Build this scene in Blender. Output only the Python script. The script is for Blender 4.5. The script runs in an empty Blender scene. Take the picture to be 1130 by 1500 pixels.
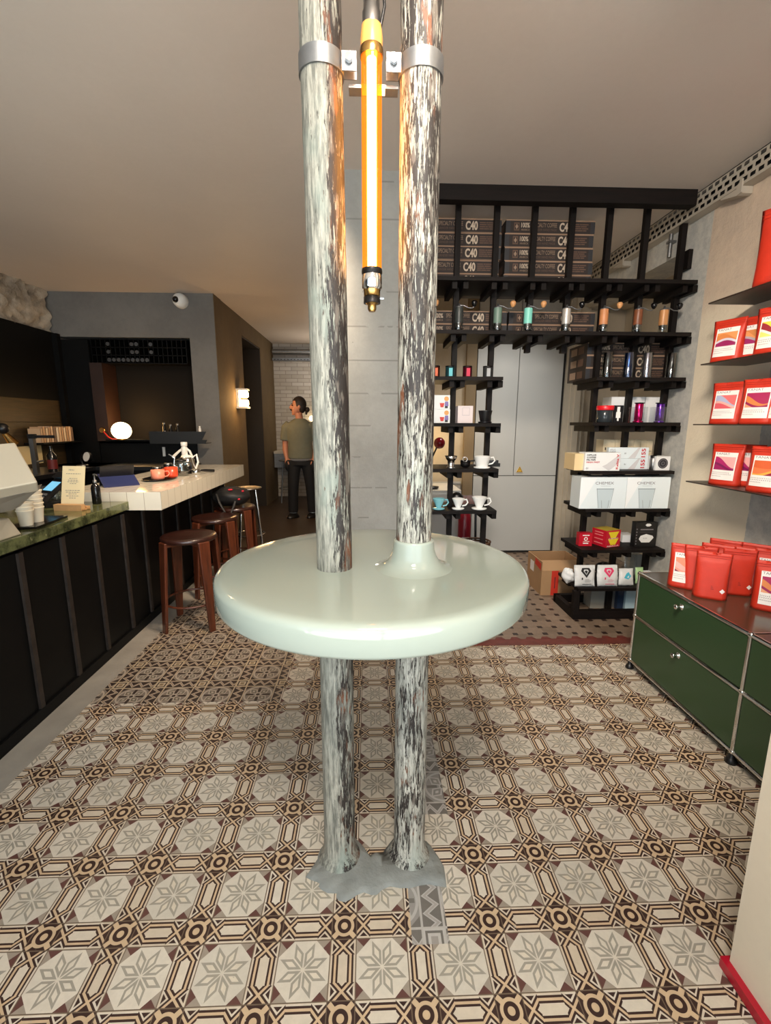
import bpy, math, random
from mathutils import Matrix, Vector
random.seed(4)
PI = math.pi
SC = bpy.context.scene
COL = SC.collection

# ------------------------------------------------------------------ camera geometry (metres, floor z = 0, camera above the origin)
FPX, PITCH, YAW, ROLL, CH = 674.28, .1901, .0383, .0035, 1.416
_fw = Vector((math.sin(YAW)*math.cos(PITCH), math.cos(YAW)*math.cos(PITCH), -math.sin(PITCH)))
_rt0 = Vector((math.cos(YAW), -math.sin(YAW), 0))
_up0 = _rt0.cross(_fw)
_rt = _rt0*math.cos(ROLL)+_up0*math.sin(ROLL)
_up = _up0*math.cos(ROLL)-_rt0*math.sin(ROLL)
def _ray(x, y): return _fw+_rt*((x-565)/FPX)+_up*((750-y)/FPX)
def on_z(x, y, z=0.):
    d = _ray(x, y); return Vector((0, 0, CH))+d*((z-CH)/d.z)
def on_y(x, y, Y):
    d = _ray(x, y); return Vector((0, 0, CH))+d*(Y/d.y)
def on_x(x, y, X):
    d = _ray(x, y); return Vector((0, 0, CH))+d*(X/d.x)

cam = bpy.data.cameras.new('camera'); camo = bpy.data.objects.new('camera', cam); COL.objects.link(camo)
cam.sensor_fit = 'HORIZONTAL'; cam.sensor_width = 36; cam.lens = 36*FPX/1130
cam.clip_start = .02
camo.matrix_world = Matrix(((_rt.x, _up.x, -_fw.x, 0), (_rt.y, _up.y, -_fw.y, 0), (_rt.z, _up.z, -_fw.z, CH), (0, 0, 0, 1)))
SC.camera = camo

# ------------------------------------------------------------------ materials
def lin(c):
    r = []
    for v in c:
        v = v/255.
        r.append(v/12.92 if v <= .04045 else ((v+.055)/1.055)**2.4)
    return (r[0], r[1], r[2], 1)
MATS = {}
def newmat(name):
    m = bpy.data.materials.new(name); m.use_nodes = True
    nt = m.node_tree; b = nt.nodes['Principled BSDF']
    return m, nt, b
def mat(name, rgb, rough=.5, metal=0., vary=.0, scale=8., bump=0., bscale=60., coat=0., emit=None, estr=0., trans=0., stretch=None, rgb2=None, spec=None):
    if name in MATS: return MATS[name]
    m, nt, b = newmat(name)
    b.inputs['Base Color'].default_value = lin(rgb)
    b.inputs['Roughness'].default_value = rough
    b.inputs['Metallic'].default_value = metal
    if spec is not None: b.inputs['Specular IOR Level'].default_value = spec
    if coat: b.inputs['Coat Weight'].default_value = coat; b.inputs['Coat Roughness'].default_value = .08
    if trans: b.inputs['Transmission Weight'].default_value = trans
    if emit: b.inputs['Emission Color'].default_value = lin(emit); b.inputs['Emission Strength'].default_value = estr
    if vary or bump or rgb2:
        tc = nt.nodes.new('ShaderNodeTexCoord'); mp = nt.nodes.new('ShaderNodeMapping')
        nt.links.new(tc.outputs['Object'], mp.inputs['Vector'])
        if stretch: mp.inputs['Scale'].default_value = stretch
    if vary or rgb2:
        n = nt.nodes.new('ShaderNodeTexNoise'); n.inputs['Scale'].default_value = scale; n.inputs['Detail'].default_value = 5
        nt.links.new(mp.outputs[0], n.inputs['Vector'])
        r = nt.nodes.new('ShaderNodeValToRGB')
        c = lin(rgb); c2 = lin(rgb2) if rgb2 else c
        r.color_ramp.elements[0].position = .3; r.color_ramp.elements[1].position = .7
        r.color_ramp.elements[0].color = (c[0]*(1-vary), c[1]*(1-vary), c[2]*(1-vary), 1)
        r.color_ramp.elements[1].color = (min(1, c2[0]*(1+vary)), min(1, c2[1]*(1+vary)), min(1, c2[2]*(1+vary)), 1)
        nt.links.new(n.outputs[0], r.inputs[0]); nt.links.new(r.outputs[0], b.inputs['Base Color'])
    if bump:
        n2 = nt.nodes.new('ShaderNodeTexNoise'); n2.inputs['Scale'].default_value = bscale; n2.inputs['Detail'].default_value = 6
        nt.links.new(mp.outputs[0], n2.inputs['Vector'])
        bp = nt.nodes.new('ShaderNodeBump'); bp.inputs['Strength'].default_value = bump; bp.inputs['Distance'].default_value = .01
        nt.links.new(n2.outputs[0], bp.inputs['Height']); nt.links.new(bp.outputs[0], b.inputs['Normal'])
    MATS[name] = m
    return m

class S:
    """a scalar socket with arithmetic, for writing patterns as formulas"""
    nt = None
    def __init__(s, o): s.o = o
    @staticmethod
    def op(kind, *a, clamp=False):
        n = S.nt.nodes.new('ShaderNodeMath'); n.operation = kind; n.use_clamp = clamp
        for i, v in enumerate(a):
            if isinstance(v, S): S.nt.links.new(v.o, n.inputs[i])
            else: n.inputs[i].default_value = v
        return S(n.outputs[0])
    def __add__(s, b): return S.op('ADD', s, b)
    __radd__ = __add__
    def __sub__(s, b): return S.op('SUBTRACT', s, b)
    def __rsub__(s, b): return S.op('SUBTRACT', b, s)
    def __mul__(s, b): return S.op('MULTIPLY', s, b)
    __rmul__ = __mul__
    def __truediv__(s, b): return S.op('DIVIDE', s, b)
    def __lt__(s, b): return S.op('LESS_THAN', s, b)
    def __gt__(s, b): return S.op('GREATER_THAN', s, b)
def sabs(a): return S.op('ABSOLUTE', a)
def smax(a, b): return S.op('MAXIMUM', a, b)
def smin(a, b): return S.op('MINIMUM', a, b)
def sfrac(a): return S.op('FRACT', a)
def sfloor(a): return S.op('FLOOR', a)
def sand(a, b): return S.op('MULTIPLY', a, b)
def sor(a, b): return S.op('MAXIMUM', a, b)
def snot(a): return S.op('SUBTRACT', 1., a)
def shyp(a, b): return S.op('SQRT', a*a+b*b)
def mixc(f, a, b):
    n = S.nt.nodes.new('ShaderNodeMix'); n.data_type = 'RGBA'
    S.nt.links.new(f.o if isinstance(f, S) else f, n.inputs[0])
    for v, i in ((a, 6), (b, 7)):
        if isinstance(v, tuple): n.inputs[i].default_value = v
        else: S.nt.links.new(v, n.inputs[i])
    return n.outputs[2]
def position():
    g = S.nt.nodes.new('ShaderNodeNewGeometry'); x = S.nt.nodes.new('ShaderNodeSeparateXYZ')
    S.nt.links.new(g.outputs['Position'], x.inputs[0])
    return g.outputs['Position'], S(x.outputs[0]), S(x.outputs[1]), S(x.outputs[2])
def objpos():
    g = S.nt.nodes.new('ShaderNodeTexCoord'); x = S.nt.nodes.new('ShaderNodeSeparateXYZ')
    S.nt.links.new(g.outputs['Object'], x.inputs[0])
    return g.outputs['Object'], S(x.outputs[0]), S(x.outputs[1]), S(x.outputs[2])
def noise(vec, scale, detail=4, stretch=None, rough=.5):
    n = S.nt.nodes.new('ShaderNodeTexNoise'); n.inputs['Scale'].default_value = scale; n.inputs['Detail'].default_value = detail
    n.inputs['Roughness'].default_value = rough
    if stretch:
        mp = S.nt.nodes.new('ShaderNodeMapping'); mp.inputs['Scale'].default_value = stretch
        S.nt.links.new(vec, mp.inputs['Vector']); vec = mp.outputs[0]
    S.nt.links.new(vec, n.inputs['Vector'])
    return S(n.outputs[0])
def white(a, b):
    c = S.nt.nodes.new('ShaderNodeCombineXYZ'); S.nt.links.new(a.o, c.inputs[0]); S.nt.links.new(b.o, c.inputs[1])
    w = S.nt.nodes.new('ShaderNodeTexWhiteNoise'); w.noise_dimensions = '3D'; S.nt.links.new(c.outputs[0], w.inputs[0])
    return S(w.outputs[0])
def step(a, e0, e1):
    n = S.nt.nodes.new('ShaderNodeMapRange'); n.interpolation_type = 'SMOOTHSTEP'
    S.nt.links.new(a.o, n.inputs[0]); n.inputs[1].default_value = e0; n.inputs[2].default_value = e1
    return S(n.outputs[0])
def bumpto(b, h, strength=.3, dist=.01):
    bp = S.nt.nodes.new('ShaderNodeBump'); bp.inputs['Strength'].default_value = strength; bp.inputs['Distance'].default_value = dist
    S.nt.links.new(h.o, bp.inputs['Height']); S.nt.links.new(bp.outputs[0], b.inputs['Normal'])

# ------------------------------------------------------------------ mesh builder
_textcache = {}
def textgeo(s, bold=0.):
    key = (s, bold)
    if key in _textcache: return _textcache[key]
    cu = bpy.data.curves.new('lettering', 'FONT'); cu.body = s; cu.resolution_u = 3; cu.offset = bold
    o = bpy.data.objects.new('lettering', cu); COL.objects.link(o)
    dg = bpy.context.evaluated_depsgraph_get(); dg.update()
    me = bpy.data.meshes.new_from_object(o.evaluated_get(dg))
    vs = [v.co.copy() for v in me.vertices]; fs = [tuple(p.vertices) for p in me.polygons]
    bpy.data.objects.remove(o); bpy.data.curves.remove(cu); bpy.data.meshes.remove(me)
    x0 = min(v.x for v in vs); x1 = max(v.x for v in vs); y0 = min(v.y for v in vs); y1 = max(v.y for v in vs)
    vs = [((v.x-x0)/(x1-x0), (v.y-y0)/(y1-y0)) for v in vs]
    _textcache[key] = (vs, fs, (x1-x0)/(y1-y0))
    return _textcache[key]

class MB:
    def __init__(s): s.v = []; s.f = []; s.m = []; s.sm = []; s.mats = []; s.T = Matrix()
    def mi(s, m):
        if m not in s.mats: s.mats.append(m)
        return s.mats.index(m)
    def add(s, vs, fs, m, smooth=False):
        o = len(s.v); T = s.T
        s.v += [tuple(T @ Vector(v)) for v in vs]
        i = s.mi(m)
        for f in fs:
            s.f.append(tuple(o+k for k in f)); s.m.append(i); s.sm.append(smooth)
        return s
    def box(s, x0, x1, y0, y1, z0, z1, m, top=None, front=None):
        vs = [(x0, y0, z0), (x1, y0, z0), (x1, y1, z0), (x0, y1, z0), (x0, y0, z1), (x1, y0, z1), (x1, y1, z1), (x0, y1, z1)]
        s.add(vs, [(3, 2, 1, 0), (1, 2, 6, 5), (2, 3, 7, 6), (3, 0, 4, 7)], m)
        s.add(vs, [(4, 5, 6, 7)], top or m); s.add(vs, [(0, 1, 5, 4)], front or m)
        return s
    def hexa(s, p, m):  # eight corners: bottom four counterclockwise, top four
        return s.add(p, [(3, 2, 1, 0), (4, 5, 6, 7), (0, 1, 5, 4), (1, 2, 6, 5), (2, 3, 7, 6), (3, 0, 4, 7)], m)
    def lathe(s, prof, m, seg=24, c=(0, 0, 0), smooth=True, sx=1., sy=1.):
        vs = []; fs = []; n = len(prof)
        for r, z in prof:
            for k in range(seg):
                a = 2*PI*k/seg; vs.append((c[0]+r*sx*math.cos(a), c[1]+r*sy*math.sin(a), c[2]+z))
        for i in range(n-1):
            for k in range(seg):
                k2 = (k+1) % seg
                fs.append((i*seg+k, i*seg+k2, (i+1)*seg+k2, (i+1)*seg+k))
        s.add(vs, fs, m, smooth)
        caps = []
        if prof[0][0] > 1e-6: caps.append(tuple(range(seg))[::-1])
        if prof[-1][0] > 1e-6: caps.append(tuple((n-1)*seg+k for k in range(seg)))
        if caps: s.add(vs, caps, m, False)
        return s
    def tube(s, pts, r, m, seg=10, smooth=True, caps=True, flat=1.):
        pts = [Vector(p) for p in pts]; n = len(pts)
        rs = r if isinstance(r, (list, tuple)) else [r]*n
        vs = []; prev = None
        for i, p in enumerate(pts):
            t = (pts[min(i+1, n-1)]-pts[max(i-1, 0)]).normalized()
            if prev is None:
                u = Vector((0, 0, 1)) if abs(t.z) < .9 else Vector((1, 0, 0))
            else: u = prev
            a = (u-t*u.dot(t)).normalized(); b = t.cross(a); prev = a
            for k in range(seg):
                q = 2*PI*k/seg; vs.append(p+a*(rs[i]*math.cos(q)*flat)+b*(rs[i]*math.sin(q)))
        fs = [(i*seg+k, i*seg+(k+1) % seg, (i+1)*seg+(k+1) % seg, (i+1)*seg+k) for i in range(n-1) for k in range(seg)]
        s.add(vs, fs, m, smooth)
        if caps: s.add(vs, [tuple(range(seg))[::-1], tuple((n-1)*seg+k for k in range(seg))], m)
        return s
    def loft(s, rings, m, seg=16, smooth=True):   # rings of (centre, rx, ry)
        vs = []
        for c, rx, ry in rings:
            for k in range(seg):
                a = 2*PI*k/seg; vs.append((c[0]+rx*math.cos(a), c[1]+ry*math.sin(a), c[2]))
        n = len(rings)
        fs = [(i*seg+k, i*seg+(k+1) % seg, (i+1)*seg+(k+1) % seg, (i+1)*seg+k) for i in range(n-1) for k in range(seg)]
        s.add(vs, fs+[tuple(range(seg))[::-1], tuple((n-1)*seg+k for k in range(seg))], m, smooth)
        return s
    def ball(s, c, r, m, ry=None, rz=None, seg=20, rings=12):
        ry = ry or r; rz = rz or r
        prof = [(math.sin(PI*i/rings), -math.cos(PI*i/rings)) for i in range(rings+1)]
        vs = []; fs = []
        for a, z in prof:
            for k in range(seg):
                q = 2*PI*k/seg; vs.append((c[0]+r*a*math.cos(q), c[1]+ry*a*math.sin(q), c[2]+rz*z))
        fs = [(i*seg+k, i*seg+(k+1) % seg, (i+1)*seg+(k+1) % seg, (i+1)*seg+k) for i in range(rings) for k in range(seg)]
        return s.add(vs, fs, m, True)
    def prism(s, poly, axis, a, b, m):
        n = len(poly)
        def P(p, h):
            return {'x': (h, p[0], p[1]), 'y': (p[0], h, p[1]), 'z': (p[0], p[1], h)}[axis]
        vs = [P(p, a) for p in poly]+[P(p, b) for p in poly]
        fs = [tuple(range(n))[::-1], tuple(range(n, 2*n))]+[(i, (i+1) % n, n+(i+1) % n, n+i) for i in range(n)]
        return s.add(vs, fs, m)
    def poly(s, pts, m): return s.add(pts, [tuple(range(len(pts)))], m)
    def front(s, x0, x1, z0, z1, y, m): return s.add([(x0, y, z0), (x1, y, z0), (x1, y, z1), (x0, y, z1)], [(0, 1, 2, 3)], m)
    def text(s, t, h, m, x=0, z=0, y=0, width=None, rot=0, mapf=None, bold=0.):   # lettering standing in the x-z plane, facing -y
        vs, fs, asp = textgeo(t, bold); w = width or h*asp
        out = []
        for u, v in vs:
            a, b = u*w, v*h
            if rot: a, b = -b, a
            p = (x+a, y, z+b)
            out.append(mapf(*p) if mapf else p)
        return s.add(out, fs, m)
    def build(s, name, parent=None, bevel=0., bseg=2, loc=None, auto=True):
        me = bpy.data.meshes.new(name); me.from_pydata(s.v, [], s.f)
        for m in s.mats: me.materials.append(m)
        me.polygons.foreach_set('material_index', s.m); me.polygons.foreach_set('use_smooth', s.sm)
        me.update()
        o = bpy.data.objects.new(name, me); COL.objects.link(o)
        if parent is not None: o.parent = parent
        if loc is not None: o.location = loc
        if bevel:
            b = o.modifiers.new('bevel', 'BEVEL'); b.width = bevel; b.segments = bseg; b.limit_method = 'ANGLE'; b.angle_limit = math.radians(40)
        return o

def tag(o, label, cat, group=None):
    o['label'] = label; o['category'] = cat
    if group: o['group'] = group
    return o
def thing(name, label, cat, loc=(0, 0, 0), rotz=0, group=None):
    o = bpy.data.objects.new(name, None); COL.objects.link(o); o.empty_display_size = .1
    o.location = loc; o.rotation_euler = (0, 0, rotz)
    return tag(o, label, cat, group)
def struct(o): o['kind'] = 'structure'; return o
def kids(o): return [c for c in bpy.data.objects if c.parent == o]
def dup(o, loc, label, rotz=None, parent=None):
    c = o.copy(); COL.objects.link(c)
    if parent is not None: c.parent = parent
    else:
        c.location = loc
        if rotz is not None: c.rotation_euler = (0, 0, rotz)
        if label: c['label'] = label
    for k in kids(o): dup(k, None, None, parent=c)
    return c
# ------------------------------------------------------------------ floor patterns
def main_floor():
    m, nt, b = newmat('encaustic_tile'); S.nt = nt
    vec, X, Y, Z = position()
    P = .21
    CREAM, CREAM2, GREY, PURP, MID = lin((207, 197, 181)), lin((192, 176, 154)), lin((152, 145, 132)), lin((92, 58, 52)), lin((150, 138, 124))
    BRN, TAN = lin((52, 31, 25)), lin((194, 168, 136))
    # ---- pattern A : eight pointed stars, hexagon strips, rosettes
    u = X/P-.655; v = Y/P-4.124
    fu = sfrac(u+.5)-.5; fv = sfrac(v+.5)-.5; au = sabs(fu); av = sabs(fv)
    inr = sand(au < 1/6, av < 1/6)
    ins = sand(au > 1/6, av > 1/6)
    # star
    p = sabs(.5-au)*3.; q = sabs(.5-av)*3.
    sgn = sfrac(u)-.5; sgq = sfrac(v)-.5
    big = smax(p, q); small = smin(p, q)
    c, s_ = math.cos(PI/8), math.sin(PI/8)
    lx = big*c+small*s_; ly = sabs(small*c-big*s_)
    dd = sabs(lx-.52)/.46+ly/.185
    petal = sand(dd > .52, dd < 1.0)
    corner = (p+q) > 1.42
    half = (sgn*sgq*(p-q)) > 0.
    cell = white(sfloor(u), sfloor(v))
    base = mixc(cell, CREAM, lin((190, 182, 168)))
    inpet = dd < .52
    base = mixc(inpet, base, mixc(cell, CREAM, lin((200, 188, 168))))
    star = mixc(petal, base, GREY)
    star = mixc(corner, star, mixc(half, MID, PURP))
    # strips (x along, y across)
    hz = av < 1/6
    xl = S.op('MULTIPLY_ADD', hz, (.5-au)-(.5-av), .5-av)*6.
    yl = S.op('MULTIPLY_ADD', hz, av-au, au)*6.
    ax = sabs(xl)
    g = .58-smax(ax-.9, 0.)*1.05
    sl = S.op('MULTIPLY_ADD', ax > .9, -.3, 1.)
    d = smin(sabs(yl-g), sabs(yl+g))*sl
    over = sabs(yl-g)*sl
    core = d < .085
    line = sand(d > .085, d < .235)
    edge = sabs(yl) > .93
    tri1 = sand((yl-.52-sabs(ax-1.43)*.95) > 0., yl < .82)
    tri2 = (ax-1.72-sabs(yl)*1.1) > 0.
    st = mixc(core, mixc(white(sfloor(u+.3), sfloor(v+.7)), CREAM, CREAM2), TAN)
    st = mixc(sor(line, sor(tri1, tri2)), st, BRN)
    st = mixc(edge, st, CREAM2)
    # rosette
    rx = au*6.; ry = av*6.; r = shyp(rx, ry)
    dg = sabs(rx-ry)
    leaf = sor(r < .8, sand(dg < .26, r < 1.22))
    ring = sand(r > .27, r < .56)
    ros = mixc(leaf, BRN, TAN)
    ros = mixc(ring, ros, BRN)
    A = mixc(ins, st, star)
    A = mixc(inr, A, ros)
    gr = smin(sabs(au-1/6), sabs(av-1/6)) < .0065
    # ---- pattern B : round flower tiles, dark zigzag strips, pale little squares
    PB = .2205
    u2 = (X+1.141)/PB; v2 = (Y-2.353)/PB
    bu = sfrac(u2+.5)-.5; bv = sfrac(v2+.5)-.5; cu = sabs(bu); cv = sabs(bv)
    W = .15
    inb = sand(cu > W, cv > W); inq = sand(cu < W, cv < W)
    p2 = sabs(.5-cu)/.35; q2 = sabs(.5-cv)/.35
    r2 = shyp(p2, q2); b2 = smax(p2, q2); s2 = smin(p2, q2)
    BG, PALE, DK = lin((126, 115, 104)), lin((168, 155, 140)), lin((60, 48, 43))
    lxx = (p2+q2)*.7071; lyy = sabs(p2-q2)*.7071
    pet = sabs(lxx-.5)/.44+lyy/.3
    fl = mixc(sand(r2 > .86, r2 < .97), BG, PALE)
    fl = mixc(sand(r2 > .97, (p2+q2) > 1.55), fl, DK)
    fl = mixc(pet < 1., fl, PALE)
    fl = mixc(pet < .72, fl, lin((112, 104, 90)))
    fl = mixc(pet < .3, fl, PALE)
    fl = mixc(sand(s2 < .09, sand(b2 > .3, b2 < .82)), fl, DK)
    fl = mixc(r2 < .2, fl, PALE); fl = mixc(r2 < .13, fl, DK)
    hz2 = cv < W
    xb = S.op('MULTIPLY_ADD', hz2, (sfrac(u2)-.5)-(sfrac(v2)-.5), sfrac(v2)-.5)/.35
    yb = S.op('MULTIPLY_ADD', hz2, bv-bu, bu)/W
    tri = sabs(sfrac(xb*1.5+.25)-.5)*4.-1.
    zz = sabs(yb-tri*.5)
    sb = mixc(zz < .3, DK, PALE)
    sb = mixc(zz < .14, sb, lin((146, 124, 100)))
    sb = mixc(sabs(yb) > .86, sb, PALE)
    mq = smax(cu, cv)/W
    qq = mixc(sand(mq > .55, mq < .75), lin((176, 160, 136)), DK)
    qq = mixc(mq < .3, qq, lin((136, 116, 90)))
    Bc = mixc(inb, sb, fl); Bc = mixc(inq, Bc, qq)
    grb = smin(sabs(cu-W), sabs(cv-W)) < .010
    gcol = mixc(grb, Bc, lin((170, 150, 120)))
    inB = sand(X < -.465, Y > 2.182)
    inB = sor(inB, sand(X < .2, Y > 2.75))
    inP = sand(sand(X > .118, X < .222), sand(Y > 1.02, Y < 1.2))
    inP = sor(inP, sand(sand(X > .19, X < .29), sand(Y > 1.45, Y < 1.93)))
    col = mixc(gr, A, lin((104, 88, 72)))
    col = mixc(inB, col, gcol)
    bw = nt.nodes.new('ShaderNodeHueSaturation'); bw.inputs['Saturation'].default_value = .25; bw.inputs['Value'].default_value = 1.15; nt.links.new(gcol, bw.inputs['Color'])
    soft = nt.nodes.new('ShaderNodeMix'); soft.data_type = 'RGBA'; soft.inputs[0].default_value = .35; nt.links.new(bw.outputs[0], soft.inputs[6]); soft.inputs[7].default_value = lin((158, 150, 140))
    col = mixc(inP, col, soft.outputs[2])
    # wear
    n1 = noise(vec, 3.5, 5); n2 = noise(vec, 42, 5, rough=.65)
    dirt = S.op('MULTIPLY_ADD', n1, .22, .89)*S.op('MULTIPLY_ADD', n2, .3, .85)
    mm = nt.nodes.new('ShaderNodeVectorMath'); mm.operation = 'SCALE'
    nt.links.new(col, mm.inputs[0]); nt.links.new(dirt.o, mm.inputs['Scale'])
    chip = noise(vec, 95, 3) > .72
    col = mixc(sand(chip, noise(vec, 7, 2) > .56), mm.outputs[0], lin((176, 166, 150)))
    nt.links.new(col, b.inputs['Base Color'])
    ro = S.op('MULTIPLY_ADD', n2, .3, .36); nt.links.new(ro.o, b.inputs['Roughness'])
    bumpto(b, n2*.5-sor(gr, 0.)*.6, .25, .004)
    return m
def octagon_floor():
    m, nt, b = newmat('octagon_tile'); S.nt = nt
    vec, X, Y, Z = position()
    P = .104
    u = (X-1.422)/P; v = (Y-3.427)/P
    fu = sfrac(u+.5)-.5; fv = sfrac(v+.5)-.5; au = sabs(fu); av = sabs(fv)
    sq = (au+av) < .23
    sq = sand(au < .17, av < .17)
    ed = sand(snot(sq), smin(sabs(au-.5), sabs(av-.5)) > 1.)
    jl = sor(sand(au < .012, av > .17), sand(av < .012, au > .17))
    c = mixc(white(sfloor(u), sfloor(v)), lin((134, 115, 98)), lin((112, 96, 81)))
    c = mixc(jl, c, lin((112, 96, 82)))
    c = mixc(sq, c, lin((44, 30, 26)))
    n = noise(vec, 30, 5)
    mm = nt.nodes.new('ShaderNodeVectorMath'); mm.operation = 'SCALE'; nt.links.new(c, mm.inputs[0])
    nt.links.new(S.op('MULTIPLY_ADD', n, .4, .8).o, mm.inputs['Scale'])
    nt.links.new(mm.outputs[0], b.inputs['Base Color']); b.inputs['Roughness'].default_value = .45
    bumpto(b, n, .15, .004)
    return m
def pole_paint(name, side):
    m, nt, b = newmat(name); S.nt = nt
    vec, x, y, z = objpos()
    flake = noise(vec, 125, 7, (1, 1, .13), .7)
    fine = noise(vec, 330, 4, (1, 1, .10), .6)
    coarse = noise(vec, 14, 4, (1, 1, .35))
    t = flake*.6+fine*.4+(coarse-.5)*.36
    if side == 'left':     # old paint survives on the side towards the counter and has flaked towards the lamp
        t = t+step(x*-1., -.024, .022)*.17-.05
        cA, cB, cC = lin((166, 163, 150)), lin((98, 98, 90)), lin((128, 138, 128))
    else:
        t = t-.012
        cA, cB, cC = lin((188, 184, 172)), lin((122, 121, 112)), lin((150, 156, 146))
    t = t+step(z*-1., -1.0, -.9)*.035   # whiter under the table: window light put into the paint colour
    paint = step(t, .485, .505)
    tone = noise(vec, 120, 6, (1, 1, .1), .7)
    pc = mixc(step(tone, .36, .66), cB, cA)
    pc = mixc(step(noise(vec, 7, 3, (1, 1, .4)), .55, .66)*.7, pc, cC)
    under = mixc(step(noise(vec, 22, 4, (1, 1, .25)), .56, .64), lin((40, 34, 31)), lin((112, 68, 44)))
    under = mixc(step(noise(vec, 60, 4, (1, 1, .2)), .54, .62), under, lin((96, 88, 80)))
    c = mixc(paint, under, pc)
    nt.links.new(c, b.inputs['Base Color'])
    b.inputs['Roughness'].default_value = .55
    bumpto(b, paint*.8+fine*.5+flake*.3, .7, .003)
    return m
def plaster(name, c1, c2, scale=3., bump=.3, bs=18, rough=.85, board=0.):
    m, nt, b = newmat(name); S.nt = nt
    vec, x, y, z = position()
    n1 = noise(vec, scale, 6, rough=.6); n2 = noise(vec, bs, 8, rough=.7)
    c = mixc(step(n1*.7+n2*.3, .35, .66), lin(c1), lin(c2))
    h = n2
    if board:
        bd = sfrac(z/board); ln = sor(bd < .03, bd > .985)
        c = mixc(sand(ln, noise(vec, 4, 3) > .5), c, lin(tuple(int(k*.9) for k in c1)))
        h = n2-ln*.3
        pits = noise(vec, 40, 2) > .76
        c = mixc(pits, c, lin(tuple(int(k*.6) for k in c1)))
    nt.links.new(c, b.inputs['Base Color']); b.inputs['Roughness'].default_value = rough
    bumpto(b, h, bump, .02)
    return m
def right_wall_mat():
    """grey raw plaster with a cream band behind the coffee shelves, pinkish higher up"""
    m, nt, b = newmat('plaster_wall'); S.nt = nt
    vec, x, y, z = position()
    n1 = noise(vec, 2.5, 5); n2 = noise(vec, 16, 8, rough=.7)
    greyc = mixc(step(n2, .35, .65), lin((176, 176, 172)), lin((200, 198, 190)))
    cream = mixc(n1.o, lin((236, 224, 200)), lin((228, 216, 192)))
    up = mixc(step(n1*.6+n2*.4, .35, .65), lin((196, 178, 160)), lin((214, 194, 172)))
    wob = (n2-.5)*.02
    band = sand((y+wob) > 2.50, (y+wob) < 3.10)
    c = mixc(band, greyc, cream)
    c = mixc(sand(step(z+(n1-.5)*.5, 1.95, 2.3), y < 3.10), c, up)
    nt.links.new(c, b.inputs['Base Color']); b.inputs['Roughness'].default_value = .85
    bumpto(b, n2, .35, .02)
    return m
def brick_white():
    m, nt, b = newmat('white_brick'); S.nt = nt
    vec, x, y, z = position()
    br = nt.nodes.new('ShaderNodeTexBrick'); br.inputs['Scale'].default_value = 1.
    cx = nt.nodes.new('ShaderNodeCombineXYZ'); nt.links.new(x.o, cx.inputs[0]); nt.links.new(z.o, cx.inputs[1]); nt.links.new(cx.outputs[0], br.inputs['Vector'])
    br.inputs['Brick Width'].default_value = .22; br.inputs['Row Height'].default_value = .07; br.inputs['Mortar Size'].default_value = .006
    br.inputs['Color1'].default_value = lin((212, 208, 202)); br.inputs['Color2'].default_value = lin((190, 184, 174)); br.inputs['Mortar'].default_value = lin((168, 160, 150))
    nt.links.new(br.outputs[0], b.inputs['Base Color']); b.inputs['Roughness'].default_value = .8
    bumpto(b, S(br.outputs[1])*-1., .3, .01)
    return m
def marble_green():
    m, nt, b = newmat('green_marble'); S.nt = nt
    vec, x, y, z = position()
    w = noise(vec, 7, 8, rough=.7); w2 = noise(vec, 22, 6, rough=.7)
    c = mixc(step(w, .38, .6), lin((44, 50, 30)), lin((104, 108, 70)))
    c = mixc(step(w2, .6, .7), c, lin((150, 146, 104)))
    nt.links.new(c, b.inputs['Base Color']); b.inputs['Roughness'].default_value = .12
    return m
def white_tiles():
    m, nt, b = newmat('glazed_white_tile'); S.nt = nt
    vec, x, y, z = position()
    jx = sabs(sfrac((x+1.352)/.109)-.5) > .485; jy = sabs(sfrac((y-3.02)/.109)-.5) > .485
    g = nt.nodes.new('ShaderNodeNewGeometry'); sp = nt.nodes.new('ShaderNodeSeparateXYZ'); nt.links.new(g.outputs['Normal'], sp.inputs[0])
    fx = sabs(S(sp.outputs[0])) < .5; fy = sabs(S(sp.outputs[1])) < .5
    j = sor(sand(jx, fx), sand(jy, fy))
    c = mixc(j, lin((226, 220, 204)), lin((168, 156, 136)))
    nt.links.new(c, b.inputs['Base Color']); b.inputs['Roughness'].default_value = .06
    bumpto(b, snot(j)+noise(vec, 9, 2)*.3, .2, .003)
    return m
def wood(name, c1, c2, rough=.4, axis='z', coat=0., spec=.5):
    m, nt, b = newmat(name); S.nt = nt
    vec, x, y, z = objpos()
    st = {'z': (9, 9, .7), 'x': (.7, 9, 9), 'y': (9, .7, 9)}[axis]
    n = noise(vec, 5, 6, st, .6)
    nt.links.new(mixc(step(n, .3, .7), lin(c1), lin(c2)), b.inputs['Base Color'])
    b.inputs['Roughness'].default_value = rough; b.inputs['Specular IOR Level'].default_value = spec
    if coat: b.inputs['Coat Weight'].default_value = coat
    bumpto(b, n, .15, .004)
    return m
M_FLOOR = main_floor(); M_OCT = octagon_floor()
M_POLE_L = pole_paint('flaked_paint_mint', 'left'); M_POLE_R = pole_paint('flaked_paint_white', 'right')
M_CEIL = plaster('ceiling_plaster', (214, 203, 192), (219, 208, 197), 1.2, .05, 30, .55)
M_CONC = plaster('board_marked_concrete', (146, 146, 141), (160, 160, 155), 3, .25, 22, .85, .2)
M_STONE = plaster('rough_stone', (146, 138, 126), (206, 196, 180), 4, 1., 7)
M_GREYW = plaster('grey_cement', (108, 105, 101), (122, 119, 114), 2, .1, 20)
M_OLIVE = plaster('olive_limewash', (98, 82, 58), (110, 93, 66), 2, .1, 20)
M_BEIGEW = plaster('beige_wall_paint', (176, 166, 148), (186, 176, 158), 2, .06, 20)
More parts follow.
